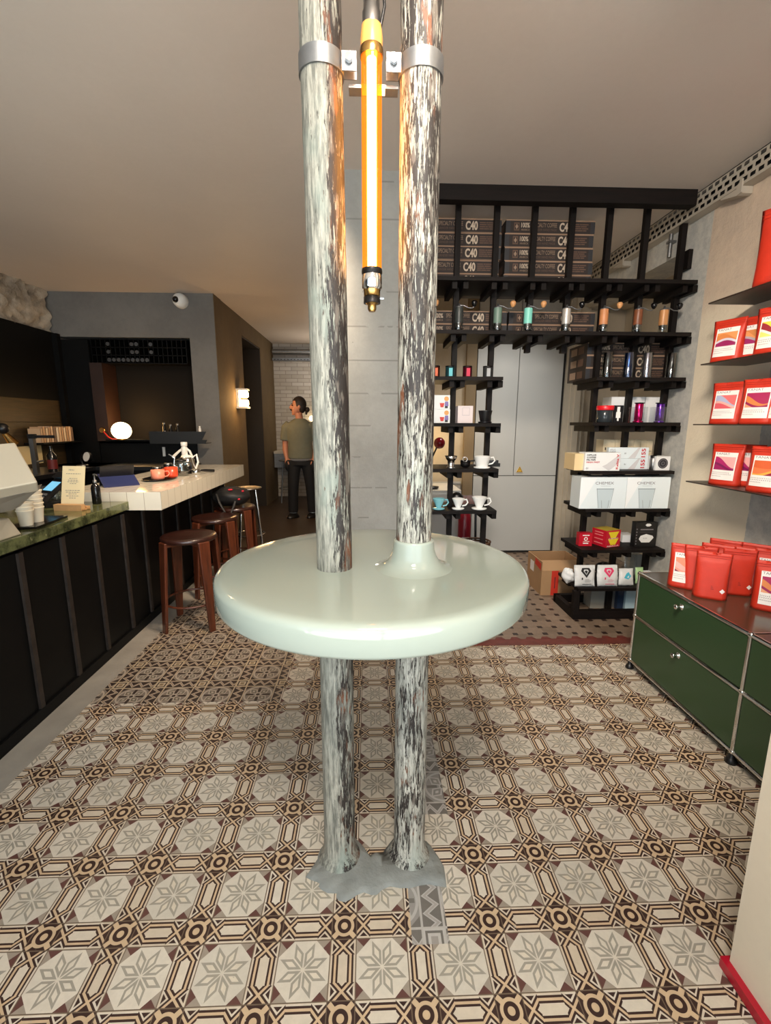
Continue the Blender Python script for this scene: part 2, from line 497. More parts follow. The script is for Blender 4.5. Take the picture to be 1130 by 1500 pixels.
M_CREAMP = plaster('cream_panel_paint', (222, 208, 186), (228, 214, 192), 1, .03, 30, .6)
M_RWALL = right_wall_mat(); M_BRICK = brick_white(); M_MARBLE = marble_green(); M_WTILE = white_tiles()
M_MORTAR = mat('grey_mortar', (128, 130, 126), .8, vary=.15, scale=18, bump=.6, bscale=40)
M_BORDER = mat('cement_border', (150, 144, 134), .7, vary=.12, scale=6, bump=.1)
M_REDTILE = mat('oxblood_tile', (104, 48, 40), .5, vary=.2, scale=14)
M_DKFLOOR = mat('dark_floorboard', (70, 56, 44), .4, vary=.15, scale=3)
M_BLACK = mat('black_panel', (10, 10, 10), .5, vary=.15, scale=4, spec=.18)
M_BLACKW = wood('black_stained_wood', (13, 10, 9), (22, 16, 14), .6, spec=.2)
M_BLACKWX = wood('black_stained_board', (13, 10, 9), (24, 17, 15), .6, 'x', spec=.2)
M_RIB = mat('worn_black_steel', (52, 45, 41), .5, .3, vary=.3, scale=20)
M_WALNUT = wood('reddish_walnut', (66, 31, 18), (98, 48, 27), .35, 'z', .3)
M_SEATW = wood('dark_seat_wood', (40, 19, 14), (56, 27, 20), .3, 'x', .4)
M_DKWOOD = wood('smoked_oak', (46, 36, 21), (68, 53, 31), .5, 'y')
M_MINT = mat('mint_lacquer', (160, 168, 157), .09, coat=.35)
M_STEEL = mat('brushed_steel', (150, 148, 146), .35, 1.)
M_GALV = mat('galvanised_steel', (138, 140, 142), .42, .85, vary=.1, scale=30)
M_CHROME = mat('chrome', (225, 225, 225), .1, 1.)
M_DKMETAL = mat('dark_metal', (40, 38, 38), .4, .8)
M_BRASS = mat('brass', (190, 150, 90), .25, 1.)
M_WHITE = mat('white_gloss', (236, 236, 232), .25)
M_WMATT = mat('white_card', (232, 234, 234), .55)
M_CERAM = mat('white_porcelain', (238, 240, 238), .15)
M_BLUEC = mat('sky_blue_porcelain', (130, 196, 208), .15)
M_BLK = mat('black_plastic', (20, 20, 22), .35)
M_BLKG = mat('black_gloss', (16, 16, 18), .15)
M_CARD = mat('brown_cardboard', (170, 134, 96), .8, vary=.06, scale=5)
M_CARDD = mat('inner_cardboard', (140, 108, 76), .85, vary=.06, scale=5)
M_CARTON = mat('carton_dark_print', (42, 33, 29), .7)
M_CARTONE = mat('carton_pale_edge', (146, 118, 96), .8)
M_PRINT = mat('carton_tan_print', (142, 118, 98), .7)
M_PRINTL = mat('carton_pale_print', (186, 168, 148), .7)
M_PRINTD = mat('carton_dim_print', (92, 68, 55), .7)
M_GREENP = mat('dark_green_powder_coat', (48, 74, 46), .32)
M_TOPP = mat('brown_reflection_steel', (72, 58, 44), .18)  # reflection of the red bags put into the green top's colour
M_REDPAINT = mat('red_paint', (170, 18, 40), .35)
M_KRAFTR = mat('vermilion_pouch', (196, 48, 26), .5, vary=.06, scale=30, bump=.12, bscale=30)
M_KRAFTD = mat('vermilion_seal', (174, 38, 20), .5)
M_LABEL = mat('label_paper', (238, 232, 228), .5)
M_INK = mat('grey_ink', (120, 116, 120), .6)
M_INKD = mat('black_ink', (40, 40, 44), .6)
M_INKR = mat('red_ink', (196, 44, 52), .6)
M_SKIN = mat('skin', (196, 134, 106), .5)
M_HAIR = mat('dark_hair', (34, 24, 20), .6)
M_TEE = mat('sage_cotton', (116, 116, 98), .85, vary=.05, scale=20)
M_PANTS = mat('black_cotton', (22, 21, 22), .8)
def glass(name, tint=(255, 255, 255), mixv=.82, glow=None, gs=0.):
    m, nt, b = newmat(name)
    nt.nodes.remove(b); out = nt.nodes['Material Output']
    t = nt.nodes.new('ShaderNodeBsdfTransparent'); t.inputs[0].default_value = lin(tint)
    g = nt.nodes.new('ShaderNodeBsdfGlossy'); g.inputs['Roughness'].default_value = .06
    mx = nt.nodes.new('ShaderNodeMixShader'); mx.inputs[0].default_value = 1-mixv
    nt.links.new(t.outputs[0], mx.inputs[1]); nt.links.new(g.outputs[0], mx.inputs[2]); nt.links.new(mx.outputs[0], out.inputs[0])
    if glow:
        e = nt.nodes.new('ShaderNodeEmission'); e.inputs[0].default_value = lin(glow); e.inputs[1].default_value = gs
        ad = nt.nodes.new('ShaderNodeAddShader'); nt.links.new(mx.outputs[0], ad.inputs[0]); nt.links.new(e.outputs[0], ad.inputs[1]); nt.links.new(ad.outputs[0], out.inputs[0])
    return m
M_GLASS = glass('clear_glass', (235, 240, 240)); M_AMBER = glass('amber_glass', (255, 190, 92), .93, (255, 150, 40), .55)
M_FILM = glass('clear_film', (246, 248, 250), .9)
def lampmat(name, rgb, s): return mat(name, rgb, .4, emit=rgb, estr=s)
M_CORE = lampmat('lit_filament', (255, 222, 150), 34.)
M_GLOBE = lampmat('lit_opal_glass', (255, 226, 180), 5.)
M_CUPL = lampmat('lit_cup_glass', (255, 214, 150), 9.)
M_SCREEN = lampmat('lit_blue_screen', (110, 180, 215), .6)
# ------------------------------------------------------------------ the room
CZ = 2.86
def flat(mb, x0, x1, y0, y1, m, z=0.): mb.add([(x0, y0, z), (x1, y0, z), (x1, y1, z), (x0, y1, z)], [(0, 1, 2, 3)], m)
fl = MB()
XB = -1.432
flat(fl, XB, 2.17, -.75, 2.746, M_FLOOR); flat(fl, XB, .2, 2.746, 4.5, M_FLOOR)
flat(fl, .2, 2.17, 2.834, 4.96, M_OCT); flat(fl, 2.17, 2.75, 3.3, 4.96, M_OCT)
flat(fl, .2, 2.17, 2.746, 2.834, M_REDTILE)
flat(fl, -1.62, XB, -.75, 4.5, M_BORDER)
flat(fl, -2.6, .2, 4.5, 9.1, M_DKFLOOR); flat(fl, -3.65, -1.62, -.75, 4.5, M_DKFLOOR); flat(fl, -3.65, -2.6, 4.5, 5.7, M_DKFLOOR)
fl.box(-3.65, 2.75, -.8, 9.1, -.12, -.01, M_BORDER)
struct(fl.build('floor'))
# notched edge of the oxblood border towards the octagons
tr = MB()
for k in range(20):
    x = .22+k*.104
    if x > 2.1: break
    tr.prism([(x, 2.832), (x+.07, 2.832), (x+.053, 2.862), (x+.017, 2.862)], 'z', -.003, .0012, M_REDTILE)
struct(tr.build('trim_1'))
c = MB(); c.box(-3.75, 2.85, -.8, 9.2, CZ, CZ+.15, M_CEIL); struct(c.build('ceiling'))
w = MB(); w.box(-3.85, -3.65, -.7, 5.7, 0, CZ, M_GREYW); struct(w.build('wall_left'))
# rough stone course above the black cladding, modelled as a lumpy sheet
st = MB(); N, H = 46, 10; vs = []; rr = random.Random(9)
for i in range(N+1):
    for j in range(H+1):
        y = 3.2+(5.66-3.2)*i/N; z = 2.40+(CZ-2.40)*j/H
        vs.append((-3.60+rr.uniform(-.035, .045), y+rr.uniform(-.015, .015), min(CZ+.02, z)))
st.add(vs, [(i*(H+1)+j, (i+1)*(H+1)+j, (i+1)*(H+1)+j+1, i*(H+1)+j+1) for i in range(N) for j in range(H)], M_STONE, True)
struct(st.build('trim_2'))
# grey wall with the black niche
w = MB(); NX0, NX1, NZ0, NZ1 = -3.54, -2.053, 1.20, 2.378
w.box(-3.65, NX0, 5.68, 5.95, 0, CZ, M_GREYW); w.box(NX1, -1.76, 5.68, 5.95, 0, CZ, M_GREYW)
w.box(NX0, NX1, 5.68, 5.95, NZ1, CZ, M_GREYW); w.box(NX0, NX1, 5.68, 5.95, 0, .0+NZ0-.03, M_BLACK)
w.box(NX0-.03, NX1+.03, 5.95, 6.0, NZ0-.1, NZ1+.1, mat('niche_black', (26, 24, 22), .8, spec=.1))
struct(w.build('wall_back_left'))
# olive passage wall with a doorway
w = MB(); D0, D1, DZ = 6.853, 7.977, 2.62
w.box(-2.05, -1.76, 5.95, D0, 0, CZ, M_OLIVE); w.box(-1.76, -1.754, 5.682, 5.95, 0, CZ, M_OLIVE); w.box(-2.05, -1.76, D1, 9.03, 0, CZ, M_OLIVE); w.box(-2.05, -1.76, D0, D1, DZ, CZ, M_OLIVE)
struct(w.build('wall_passage'))
w = MB(); M_DOORD = mat('dark_recess', (42, 34, 26), .6); w.box(-2.3, -2.25, 6.5, 8.4, 0, CZ, M_DOORD); w.box(-2.25, -2.05, 6.80, 6.85, 0, CZ, M_DOORD); w.box(-2.25, -1.765, 7.955, 7.976, 0, 2.618, M_DOORD); w.box(-2.05, -1.77, 6.855, 7.955, 2.60, 2.618, M_DOORD); struct(w.build('door_1'))  # dark backing and jamb linings added to keep the door recess dark
w = MB(); w.box(-2.6, .3, 9.03, 9.2, 0, CZ, M_BRICK); struct(w.build('wall_back'))
# concrete pier and the partition that runs back from it
w = MB(); w.box(-.14, .27, 3.0, 3.5, 0, CZ, M_CONC, front=M_CONC); w.box(-.10, .27, 3.5, 9.03, 0, CZ, M_BEIGEW)
struct(w.build('wall_partition'))
w = MB(); w.box(.27, 2.85, 4.96, 5.1, 0, CZ, M_BEIGEW); struct(w.build('wall_alcove'))
w = MB(); RX = 2.17; LY = 3.36; LZ = 2.575
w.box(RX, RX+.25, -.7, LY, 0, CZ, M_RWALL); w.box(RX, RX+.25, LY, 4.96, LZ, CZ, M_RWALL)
w.box(RX+.5, RX+.6, LY, 4.96, 0, LZ, M_BEIGEW); w.box(RX+.25, RX+.6, LY-.06, LY, 0, LZ, M_BEIGEW); w.box(RX+.25, RX+.6, LY, 4.96, LZ, LZ+.05, M_BEIGEW)
struct(w.build('wall_right'))
# shopfront behind the camera: wall with one wide window opening
w = MB(); w.box(-3.75, -3.3, -.80, -.70, 0, CZ, M_BEIGEW); w.box(2.0, 2.4, -.80, -.70, 0, CZ, M_BEIGEW)
w.box(-3.3, 2.0, -.80, -.70, 0, .25, M_BEIGEW); w.box(-3.3, 2.0, -.80, -.70, 2.80, CZ, M_BEIGEW)
struct(w.build('wall_front'))
w = MB()
for x in (-3.3, -1.57, .16, 1.94): w.box(x, x+.06, -.78, -.72, .25, 2.80, M_BLACK)
w.box(-3.3, 2.0, -.78, -.72, .25, .31, M_BLACK); w.box(-3.3, 2.0, -.78, -.72, 2.76, 2.80, M_BLACK)
wf = struct(w.build('window_1'))
p = MB()
for x in (-3.24, -1.51, .22): p.box(x, x+1.67, -.753, -.747, .31, 2.76, M_GLASS)
p.build('pane', wf)
# cream return wall close to the camera, with its red kick rail
w = MB(); w.box(.947, 1.45, .10, .932, 0, CZ, M_CREAMP); struct(w.build('wall_entrance'))
w = MB(); w.box(.929, .947, .10, .944, 0.0, .03, M_REDPAINT); w.box(.947, 1.2, .932, .944, 0, .03, M_REDPAINT); struct(w.build('trim_3', bevel=.004))

# electrical cupboard in the alcove
DX0, DX1 = 1.135, 2.062
M_CUPB = mat('pale_grey_cupboard', (186, 187, 184), .45, vary=.02, scale=2)
M_SEAMD = mat('dark_gap', (40, 38, 36), .8)
d = struct(MB().box(DX0-.01, DX1+.01, 4.93, 4.96, 0, 2.86, M_SEAMD).build('door_2'))
MB().box(DX0, 1.564, 4.905, 4.93, .870, 2.84, M_CUPB).build('door_leaf', d, .002)
MB().box(1.572, DX1-.03, 4.905, 4.93, .870, 2.84, M_CUPB).build('door_leaf', d, .002)
MB().box(DX0, DX1-.03, 4.905, 4.93, .03, .862, M_CUPB).build('lower_panel', d, .002)
wp = MB(); wp.prism([(1.60, .905), (1.668, .905), (1.634, .968)], 'y', 4.898, 4.905, mat('hazard_yellow', (226, 180, 60), .5))
wp.prism([(1.606, .9085), (1.662, .9085), (1.634, .961)], 'y', 4.8975, 4.898, M_INKD); wp.prism([(1.612, .912), (1.656, .912), (1.634, .953)], 'y', 4.897, 4.8975, mat('hazard_yellow', (226, 180, 60), .5))
wp.prism([(1.637, .946), (1.629, .93), (1.635, .93), (1.631, .916), (1.641, .933), (1.635, .933)], 'y', 4.8965, 4.897, M_INKD)
s = wp.build('warning_sign'); tag(s, 'yellow triangular high voltage warning sign on the grey cupboard door', 'sign')
f = MB()
for i, (a, b_, dpt) in enumerate(((2.065, 2.12, 4.90), (2.12, 2.16, 4.88), (2.16, 2.22, 4.86), (2.22, 2.27, 4.89))): f.box(a, b_, dpt, 4.96, 0, 2.84, M_BEIGEW)
struct(f.build('trim_4', bevel=.006))
f = MB(); f.box(1.02, 1.125, 4.90, 4.96, 0, 2.84, mat('ochre_trim', (128, 110, 82), .5)); struct(f.build('trim_5', bevel=.005))
f = MB(); f.box(.30, 1.0, 4.93, 4.96, 0, .78, M_CUPB); f.box(.30, 1.0, 4.925, 4.93, .50, .506, M_SEAMD); f.box(.30, 1.0, 4.92, 4.93, .78, .80, M_CUPB); struct(f.build('baseboard_alcove'))

# black cladding on the left wall behind the counter, smoked oak boards low down
w = MB(); w.box(-3.65, -3.56, -.7, 5.66, 1.66, 2.41, M_BLACK); w.box(-3.65, -3.565, -.7, 5.66, 0, .93, M_BLACK)
for k in range(3): w.box(-3.65, -3.575, -.7, 5.66, .93+k*.245, .93+k*.245+.24, M_DKWOOD)
w.box(-3.56, -3.50, 5.60, 5.66, .9, 2.4, M_BLACK)
struct(w.build('trim_6'))
# ------------------------------------------------------------------ poles, lamp, table
PY, PR = 1.288, .0502
def pole(x, name, label, m, seed, lean=0.):
    r = random.Random(seed); mb = MB(); seg = 40; n = 60; vs = []
    for i in range(n+1):
        z = CZ*i/n
        for k in range(seg):
            a = 2*PI*k/seg; rad = PR*(1+r.uniform(-.008, .008))*(1+.45*max(0, (.055-z)/.055)**2 if z < .055 else 1)
            vs.append((rad*math.cos(a)+lean*max(0, z-1.), rad*math.sin(a), z))
    fs = [(i*seg+k, i*seg+(k+1) % seg, (i+1)*seg+(k+1) % seg, (i+1)*seg+k) for i in range(n) for k in range(seg)]
    mb.add(vs, fs, m, True)
    o = mb.build(name, loc=(x, PY, 0)); return tag(o, label, 'pole')
XL, XR = -.0975, .1315
pole(XL, 'steel_pole', 'left of two floor to ceiling poles, pale paint flaking towards the hanging lamp', M_POLE_L, 1, -.0085)
pole(XR, 'steel_pole', 'right of two floor to ceiling poles, rising through the flared collar of the mint table', M_POLE_R, 2)
# mortar around the feet
rr = random.Random(5)
mo = MB()
out = [(-.205, 1.222), (-.165, 1.30), (-.12, 1.36), (-.05, 1.36), (0.0, 1.29), (.05, 1.30), (.09, 1.36), (.17, 1.36), (.215, 1.31), (.245, 1.24), (.235, 1.178), (.19, 1.192), (.13, 1.176), (.06, 1.186), (.02, 1.165), (-.02, 1.166), (-.05, 1.152), (-.09, 1.142), (-.105, 1.165), (-.15, 1.18), (-.16, 1.2)]
pts = []
for i in range(len(out)):
    a = Vector(out[i]); b = Vector(out[(i+1) % len(out)])
    for t in (0, .5): pts.append(a.lerp(b, t)+Vector((rr.uniform(-.005, .005), rr.uniform(-.005, .005))))
cx, cy = .015, 1.25; n = len(pts)
rings = [(1.0, 0.0005), (.965, .006), (.8, .010), (.5, .012)]
vs = [((p[0]-cx)*k+cx, (p[1]-cy)*k+cy, z+rr.uniform(0, .003) if z > .003 else z) for k, z in rings for p in pts]
fs = [(i*n+k, i*n+(k+1) % n, (i+1)*n+(k+1) % n, (i+1)*n+k) for i in range(3) for k in range(n)]
mo.add(vs, fs+[tuple(3*n+k for k in range(n))], M_MORTAR, True)
for x in (XL, XR): mo.lathe([(.074, .005), (.064, .012), (.056, .024), (.0512, .042)], M_MORTAR, 28, (x, PY, 0))
tag(mo.build('mortar_patch'), 'rough grey mortar patch sealing the feet of both poles to the tiles', 'mortar patch')

# round table
TX, TY, TZ, TR = .013, 1.345, 1.005, .457
t = thing('standing_table', 'round glossy mint standing height table threaded by two poles', 'table', (TX, TY, 0))
mb = MB()
th = .083
prof = [(.0, TZ-th+.0), (TR-.02, TZ-th), (TR-.006, TZ-th+.004), (TR-.001, TZ-th+.012)]
prof += [(TR-.0, TZ-.022), (TR-.002, TZ-.014), (TR-.007, TZ-.007), (TR-.016, TZ-.002), (TR-.03, TZ)]
prof += [(.35, TZ), (.2, TZ), (0, TZ)]
mb.lathe(prof, M_MINT, 128); mb.build('tabletop', t)
mb = MB()
cp = [(.115, .0), (.098, .004), (.085, .011), (.074, .022), (.066, .036), (.0605, .055), (.0585, .078), (.0575, .083), (.052, .084)]
mb.lathe([(r, TZ+z-.0005) for r, z in cp], M_MINT, 64, (XR-TX, PY-TY, 0)); mb.build('collar', t)

# hanging tube lamp
LX, LYY = .012, 1.27
t = thing('tube_lamp', 'glowing amber glass tube lamp hanging upright between the two poles', 'lamp', (LX, LYY, 1.70))
b0 = 1.70
def lz(*pr): return [(r, z-b0) for r, z in pr]
MB().lathe(lz((.0115, 1.79), (.0115, 2.262)), M_CORE, 20).build('filament', t)
MB().lathe(lz((.0245, 1.79), (.0245, 2.27)), M_AMBER, 40).build('glass_tube', t)
a = MB(); a.lathe(lz((.027, 2.262), (.028, 2.27), (.028, 2.277), (.0265, 2.282)), M_BRASS, 32); a.lathe(lz((.026, 2.282), (.0265, 2.30), (.0235, 2.325)), mat('amber_resin', (232, 160, 84), .3), 32); a.build('upper_collar', t)
a = MB(); a.lathe(lz((.0215, 2.322), (.0215, 2.352), (.019, 2.356), (.019, 2.382), (.011, 2.392), (.0105, CZ+.0)), M_STEEL, 28); a.build('stem', t)
a = MB(); a.tube([(.018, -.004, 2.31-b0), (.03, -.008, 2.36-b0), (.027, 0, 2.41-b0), (.014, .004, 2.46-b0), (.012, .004, CZ-b0)], .0035, M_BLK); a.build('cable', t)
a = MB(); a.lathe(lz((.024, 1.788), (.0265, 1.792), (.0265, 1.798), (.0255, 1.802)), M_DKMETAL, 32); a.lathe(lz((.022, 1.752), (.0255, 1.757), (.0255, 1.785), (.024, 1.788)), M_CHROME, 32)
a.lathe(lz((.016, 1.735), (.021, 1.738), (.021, 1.75), (.0225, 1.753)), M_BRASS, 24); a.lathe(lz((.0215, 1.72), (.0215, 1.735), (.016, 1.736)), M_DKMETAL, 24); a.lathe(lz((.008, 1.70), (.011, 1.706), (.011, 1.716), (.019, 1.722)), M_BRASS, 20); a.box(.018, .03, -.006, .004, 1.729-b0, 1.733-b0, M_CHROME)
a.build('end_fitting', t)

# clamps
def clamp(x, sgn, label):
    t = thing('pipe_clamp', label, 'clamp', (x, PY, 2.250), group=None)
    a = MB(); a.lathe([(PR+.001, -.020), (PR+.004, -.020), (PR+.004, .020), (PR+.001, .020)], M_GALV, 72, smooth=False); a.build('band', t)
    a = MB(); y = -.012
    a.box(sgn*(PR) if sgn > 0 else -(PR+.034), sgn*(PR+.034) if sgn > 0 else -PR, y-.016, y-.013, -.02, .02, M_GALV)
    a.build('ear', t); a = MB()
    a.box(sgn*(PR) if sgn > 0 else -(PR+.034), sgn*(PR+.034) if sgn > 0 else -PR, y+.013, y+.016, -.02, .02, M_GALV); a.build('ear', t)
    a = MB(); a.tube([(sgn*(PR+.017), y-.026, .002), (sgn*(PR+.017), y+.028, .002)], .005, M_CHROME); a.tube([(sgn*(PR+.017), y-.028, .002), (sgn*(PR+.017), y-.018, .002)], .010, M_CHROME, 6, False)
    a.build('bolt', t); return t
clamp(XL-.0106, 1, 'galvanised pipe clamp around the left pole beside the hanging lamp'); clamp(XR, -1, 'galvanised pipe clamp around the right pole beside the hanging lamp')
a = MB(); a.box(XL+PR+.034, XR-PR-.034, PY+.030, PY+.036, 2.215, 2.24, M_GALV)
a.box(XL+PR+.004, XL+PR+.036, PY+.004, PY+.036, 2.215, 2.222, M_GALV); a.box(XR-PR-.036, XR-PR-.004, PY+.004, PY+.036, 2.215, 2.222, M_GALV)
tag(a.build('bracket_strip', bevel=.001), 'flat galvanised strip bridging the two pole clamps behind the lamp', 'bracket')
# ------------------------------------------------------------------ counter
FX = -1.586
t = thing('service_counter', 'long black panelled service counter with worn steel ribs and kick plate', 'counter', (FX, 3.0, 0))
a = MB(); a.box(-.62, 0, -3.6, 2.1, .06, .838, M_BLACK); a.box(-.62, .012, -3.6, 2.1, 0, .06, M_BLACK); a.build('body', t)
for y in (.62, .92, 1.2, 1.49, 1.778, 2.069, 2.365, 2.654, 2.957, 3.226, 3.52, 3.80, 4.08, 4.37, 4.66, 4.95):
    a = MB(); a.box(.001, .014, y-3.0-.015, y-3.0+.015, .062, .836, M_RIB); a.build('rib', t, .002)
a = MB(); a.prism([(-2.25, -.6), (-1.56, -.6), (-1.56, 3.018), (-2.25, 3.018)], 'z', .858, .912, M_MARBLE)
a.box(-2.2, -1.6, -.6, 3.015, .838, .858, M_BLACK)
tag(a.build('marble_worktop', bevel=.004), 'polished green marble worktop on the near half of the counter', 'worktop')
a = MB(); a.box(-2.02, -1.352, 3.02, 5.06, .852, .972, M_WTILE)
# its left edge is cut round the worktop below
tag(a.build('tiled_bar', bevel=.004), 'thick bar slab clad in glossy white square tiles overhanging the stools', 'bar top')
a = MB(); a.box(-3.56, -2.98, -.6, 5.66, .90, .94, M_BLK, top=M_STEEL); a.box(-3.56, -2.02, 5.15, 5.66, .90, .94, M_BLK, top=M_STEEL)
a.box(-3.56, -3.02, -.6, 5.64, 0, .90, M_BLACK); a.box(-3.02, -2.06, 5.19, 5.64, 0, .90, M_BLACK)
tag(a.build('back_counter'), 'black back counter with a thin steel top along the dark wall', 'counter')

# ---- items on the marble
t = thing('till_terminal', 'angular pale grey till terminal cut off by the left edge of the frame', 'till', (-1.70, 1.95, .912))
gm = mat('pale_grey_casing', (198, 184, 160), .4); gd = mat('mid_grey_casing', (150, 142, 130), .4)
o0 = Vector((-1.70, 1.95, .912))
tl, tr_, br_, bl = on_y(-60, 655, 2.02), on_y(22, 648, 2.06), on_y(55, 706, 1.86), on_y(-60, 728, 1.80)
def off(p, d=(0, 0, 0)): return tuple(Vector(p)-o0+Vector(d))
back = Vector((-.04, .06, -.045))
a = MB(); a.hexa([off(bl, back), off(br_, back), off(tr_, back), off(tl, back), off(bl), off(br_), off(tr_), off(tl)], gm); a.build('display', t, .006)
w1, w2 = on_y(18, 748, 2.05), on_y(-60, 762, 2.0)
a = MB(); q = [off(bl, (.0, .05, -.04)), off(br_, (-.03, .05, -.035)), off(br_, (-.10, .17, -.03)), off(bl, (0, .17, -.03))]
lo = [off(w2), off(w1), off(w1, (-.05, .12, 0)), off(w2, (0, .12, 0))]
a.hexa(lo+q, gd); a.build('neck', t, .004)
b1 = on_x(27, 756, -1.585)
a = MB(); z1 = b1.z-.912
a.hexa([(-.22, -.17, 0), (.117, -.01, 0), (.117, .16, 0), (-.22, .2, 0), (-.22, -.13, z1), (.112, .0, z1), (.10, .12, z1), (-.22, .17, z1)], gm); a.build('base', t, .006)

t = thing('paper_cup_tray', 'small dark serving board under the paper cup stacks on green marble', 'board', (-1.66, 2.29, .912), .1)
a = MB(); a.box(-.075, .062, -.085, .20, 0, .012, M_BLKG); a.build('board', t, .003)
cup = MB(); cup.lathe([(.027, 0), (.034, .068), (.037, .072), (.037, .076), (.0345, .077), (.032, .07), (.025, .004), (0, .003)], mat('cream_paper', (236, 224, 200), .7), 24)
cups = [('lowest', 0), ('second from bottom', 1), ('third from bottom', 2), ('fourth from bottom', 3), ('top', 4)]
c0 = None
for wd_, i in cups:
    loc = (-1.665, 2.33, .925+i*.021)
    lab = wd_+' cream paper cup in the tall stack on green marble'
    if c0 is None: c0 = tag(cup.build('paper_cup', loc=loc), lab, 'paper cup', 'paper cups in the tall stack')
    else: dup(c0, loc, lab)
for i, wd_ in enumerate(('lower', 'middle', 'upper')):
    c = dup(c0, (-1.655, 2.243, .925+i*.018), wd_+' cream paper cup in the short stack beside the till'); c['group'] = 'paper cups in the short stack'

t = thing('card_terminal', 'black card payment terminal with a lit blue screen behind the paper cups', 'card terminal', (-1.93, 2.84, .912), -.5)
R_ = Matrix.Rotation(math.radians(38), 4, 'X')
a = MB(); a.T = Matrix.Translation((0, .02, .088)) @ R_; a.box(-.055, .055, -.13, .13, 0, .03, M_BLK); a.build('body', t, .008)
a = MB(); a.T = Matrix.Translation((0, .02, .088)) @ R_; a.box(-.045, .045, -.02, .055, .0302, .032, M_SCREEN)
for k in range(3):
    for j in range(4): a.box(-.042+j*.022, -.026+j*.022, -.11+k*.025, -.095+k*.025, .0302, .034, mat('key_grey', (90, 90, 92), .5))
a.build('screen', t)
a = MB(); a.T = Matrix.Translation((0, .02, .088)) @ R_; a.box(-.048, .048, .075, .125, .0302, .05, M_BLK); a.build('printer_cover', t, .01)
a = MB(); a.box(-.05, .05, -.06, .10, 0, .03, M_BLK); a.build('foot', t, .004)

t = thing('menu_stand', 'cream menu card standing in a small wooden block on green marble', 'menu card', (-1.735, 2.72, .912), -.12)
pw = mat('pale_oak', (196, 150, 100), .5, vary=.1, scale=20)
a = MB(); a.box(-.085, .085, -.035, -.002, 0, .036, pw); a.box(-.085, .085, .008, .04, 0, .02, pw); a.box(-.085, .085, -.03, .03, 0, .008, pw); a.build('block', t, .003)
a = MB(); a.T = Matrix.Translation((0, .0, .008)) @ Matrix.Rotation(-.22, 4, 'X')
paper = mat('cream_menu_paper', (232, 212, 168), .7)
a.box(-.07, .07, 0, .003, 0, .25, paper)
rr = random.Random(3)
a.text('MENU', .009, M_INK, -.03, .222, -.0008)
for z, w_ in ((.203, .09), (.175, .05), (.165, .065), (.155, .07), (.145, .04), (.105, .09), (.094, .085), (.084, .05), (.072, .08), (.06, .04)):
    x0 = -w_/2
    while x0 < w_/2:
        l = rr.uniform(.006, .016); a.front(x0, min(w_/2, x0+l), z, z+.003, -.0008, M_INK); x0 += l+.004
a.build('card', t)

t = thing('pump_bottle', 'slim black pump bottle standing between the menu card and white tiles', 'bottle', (-1.71, 2.93, .912))
a = MB(); a.lathe([(.024, 0), (.026, .004), (.026, .10), (.022, .118), (.010, .128), (.010, .136)], M_BLKG, 24); a.build('bottle_body', t)
a = MB(); a.lathe([(.012, .134), (.012, .15), (.005, .152), (.005, .178), (.008, .18), (.008, .188)], M_GALV, 16); a.tube([(0, 0, .184), (.02, -.012, .185), (.028, -.018, .178)], .004, M_GALV); a.build('pump', t)

# glasses and a sugar caddy seen between card terminal and menu card
gl = MB(); gl.lathe([(.028, 0), (.031, .002), (.034, .105), (.032, .105), (.029, .008), (0, .007)], M_GLASS, 20)
g0 = None
for i, (x, y, lab) in enumerate(((-2.14, 2.97, 'leftmost'), (-2.065, 2.97, 'second'), (-1.99, 2.97, 'third'), (-1.915, 2.97, 'rightmost'))):
    l = lab+' clear tumbler in the row behind the blue screen terminal'
    if g0 is None: g0 = tag(gl.build('glass_tumbler', loc=(x, y, .912)), l, 'glass', 'tumblers behind the card terminal')
    else: dup(g0, (x, y, .912), l)

# ---- items on the tiled bar
BZ = .972
t = thing('folded_tablet', 'dark blue tablet cover leaning at the left of the white bar', 'tablet', (-1.735, 3.30, BZ), .75)
a = MB(); navy = mat('navy_leather', (42, 50, 92), .4)
a.T = Matrix.Rotation(-1.05, 4, 'X'); a.box(-.115, .115, 0, .008, 0, .17, navy); a.build('cover', t, .003)
a = MB(); a.T = Matrix.Translation((0, .145, .0)) @ Matrix.Rotation(.45, 4, 'X'); a.box(-.11, .11, 0, .006, 0, .155, M_BLK); a.build('screen', t, .002)
t = thing('serving_tray', 'flat dark oval tray under the pink and red cups on the bar', 'tray', (-1.66, 3.72, BZ), .1)
a = MB(); a.lathe([(0, 0), (.13, 0), (.15, .012), (.146, .013), (.128, .004), (0, .004)], M_BLKG, 40, sx=.8, sy=1.25); a.build('tray_plate', t)
def mug(x, y, z, name, label, m, r=.042, h=.07, rz=0.):
    t = thing(name, label, 'cup', (x, y, z), rz)
    a = MB(); a.lathe([(r*.72, 0), (r*.95, .006), (r, .02), (r, h), (r*.93, h), (r*.92, .02), (r*.7, .008), (0, .007)], m, 28); a.build('bowl', t)
    a = MB(); a.tube([(r*.96, 0, h*.8), (r*1.5, 0, h*.82), (r*1.68, 0, h*.55), (r*1.4, 0, h*.3), (r*.96, 0, h*.25)], .005, m, 8); a.build('handle', t)
    return t
mug(-1.655, 3.68, BZ+.005, 'pink_cup', 'salmon pink cup at the front of the dark tray on the bar', mat('salmon_glaze', (232, 142, 116), .3), .05, .075, .5)
mug(-1.60, 3.80, BZ+.005, 'red_cup', 'orange red cup behind the pink cup on the bar tray', mat('red_glaze', (214, 74, 44), .3), .05, .085, 2.9)
t = thing('glass_server', 'clear glass coffee server with black lid beside the red cup', 'coffee server', (-1.59, 3.99, BZ))
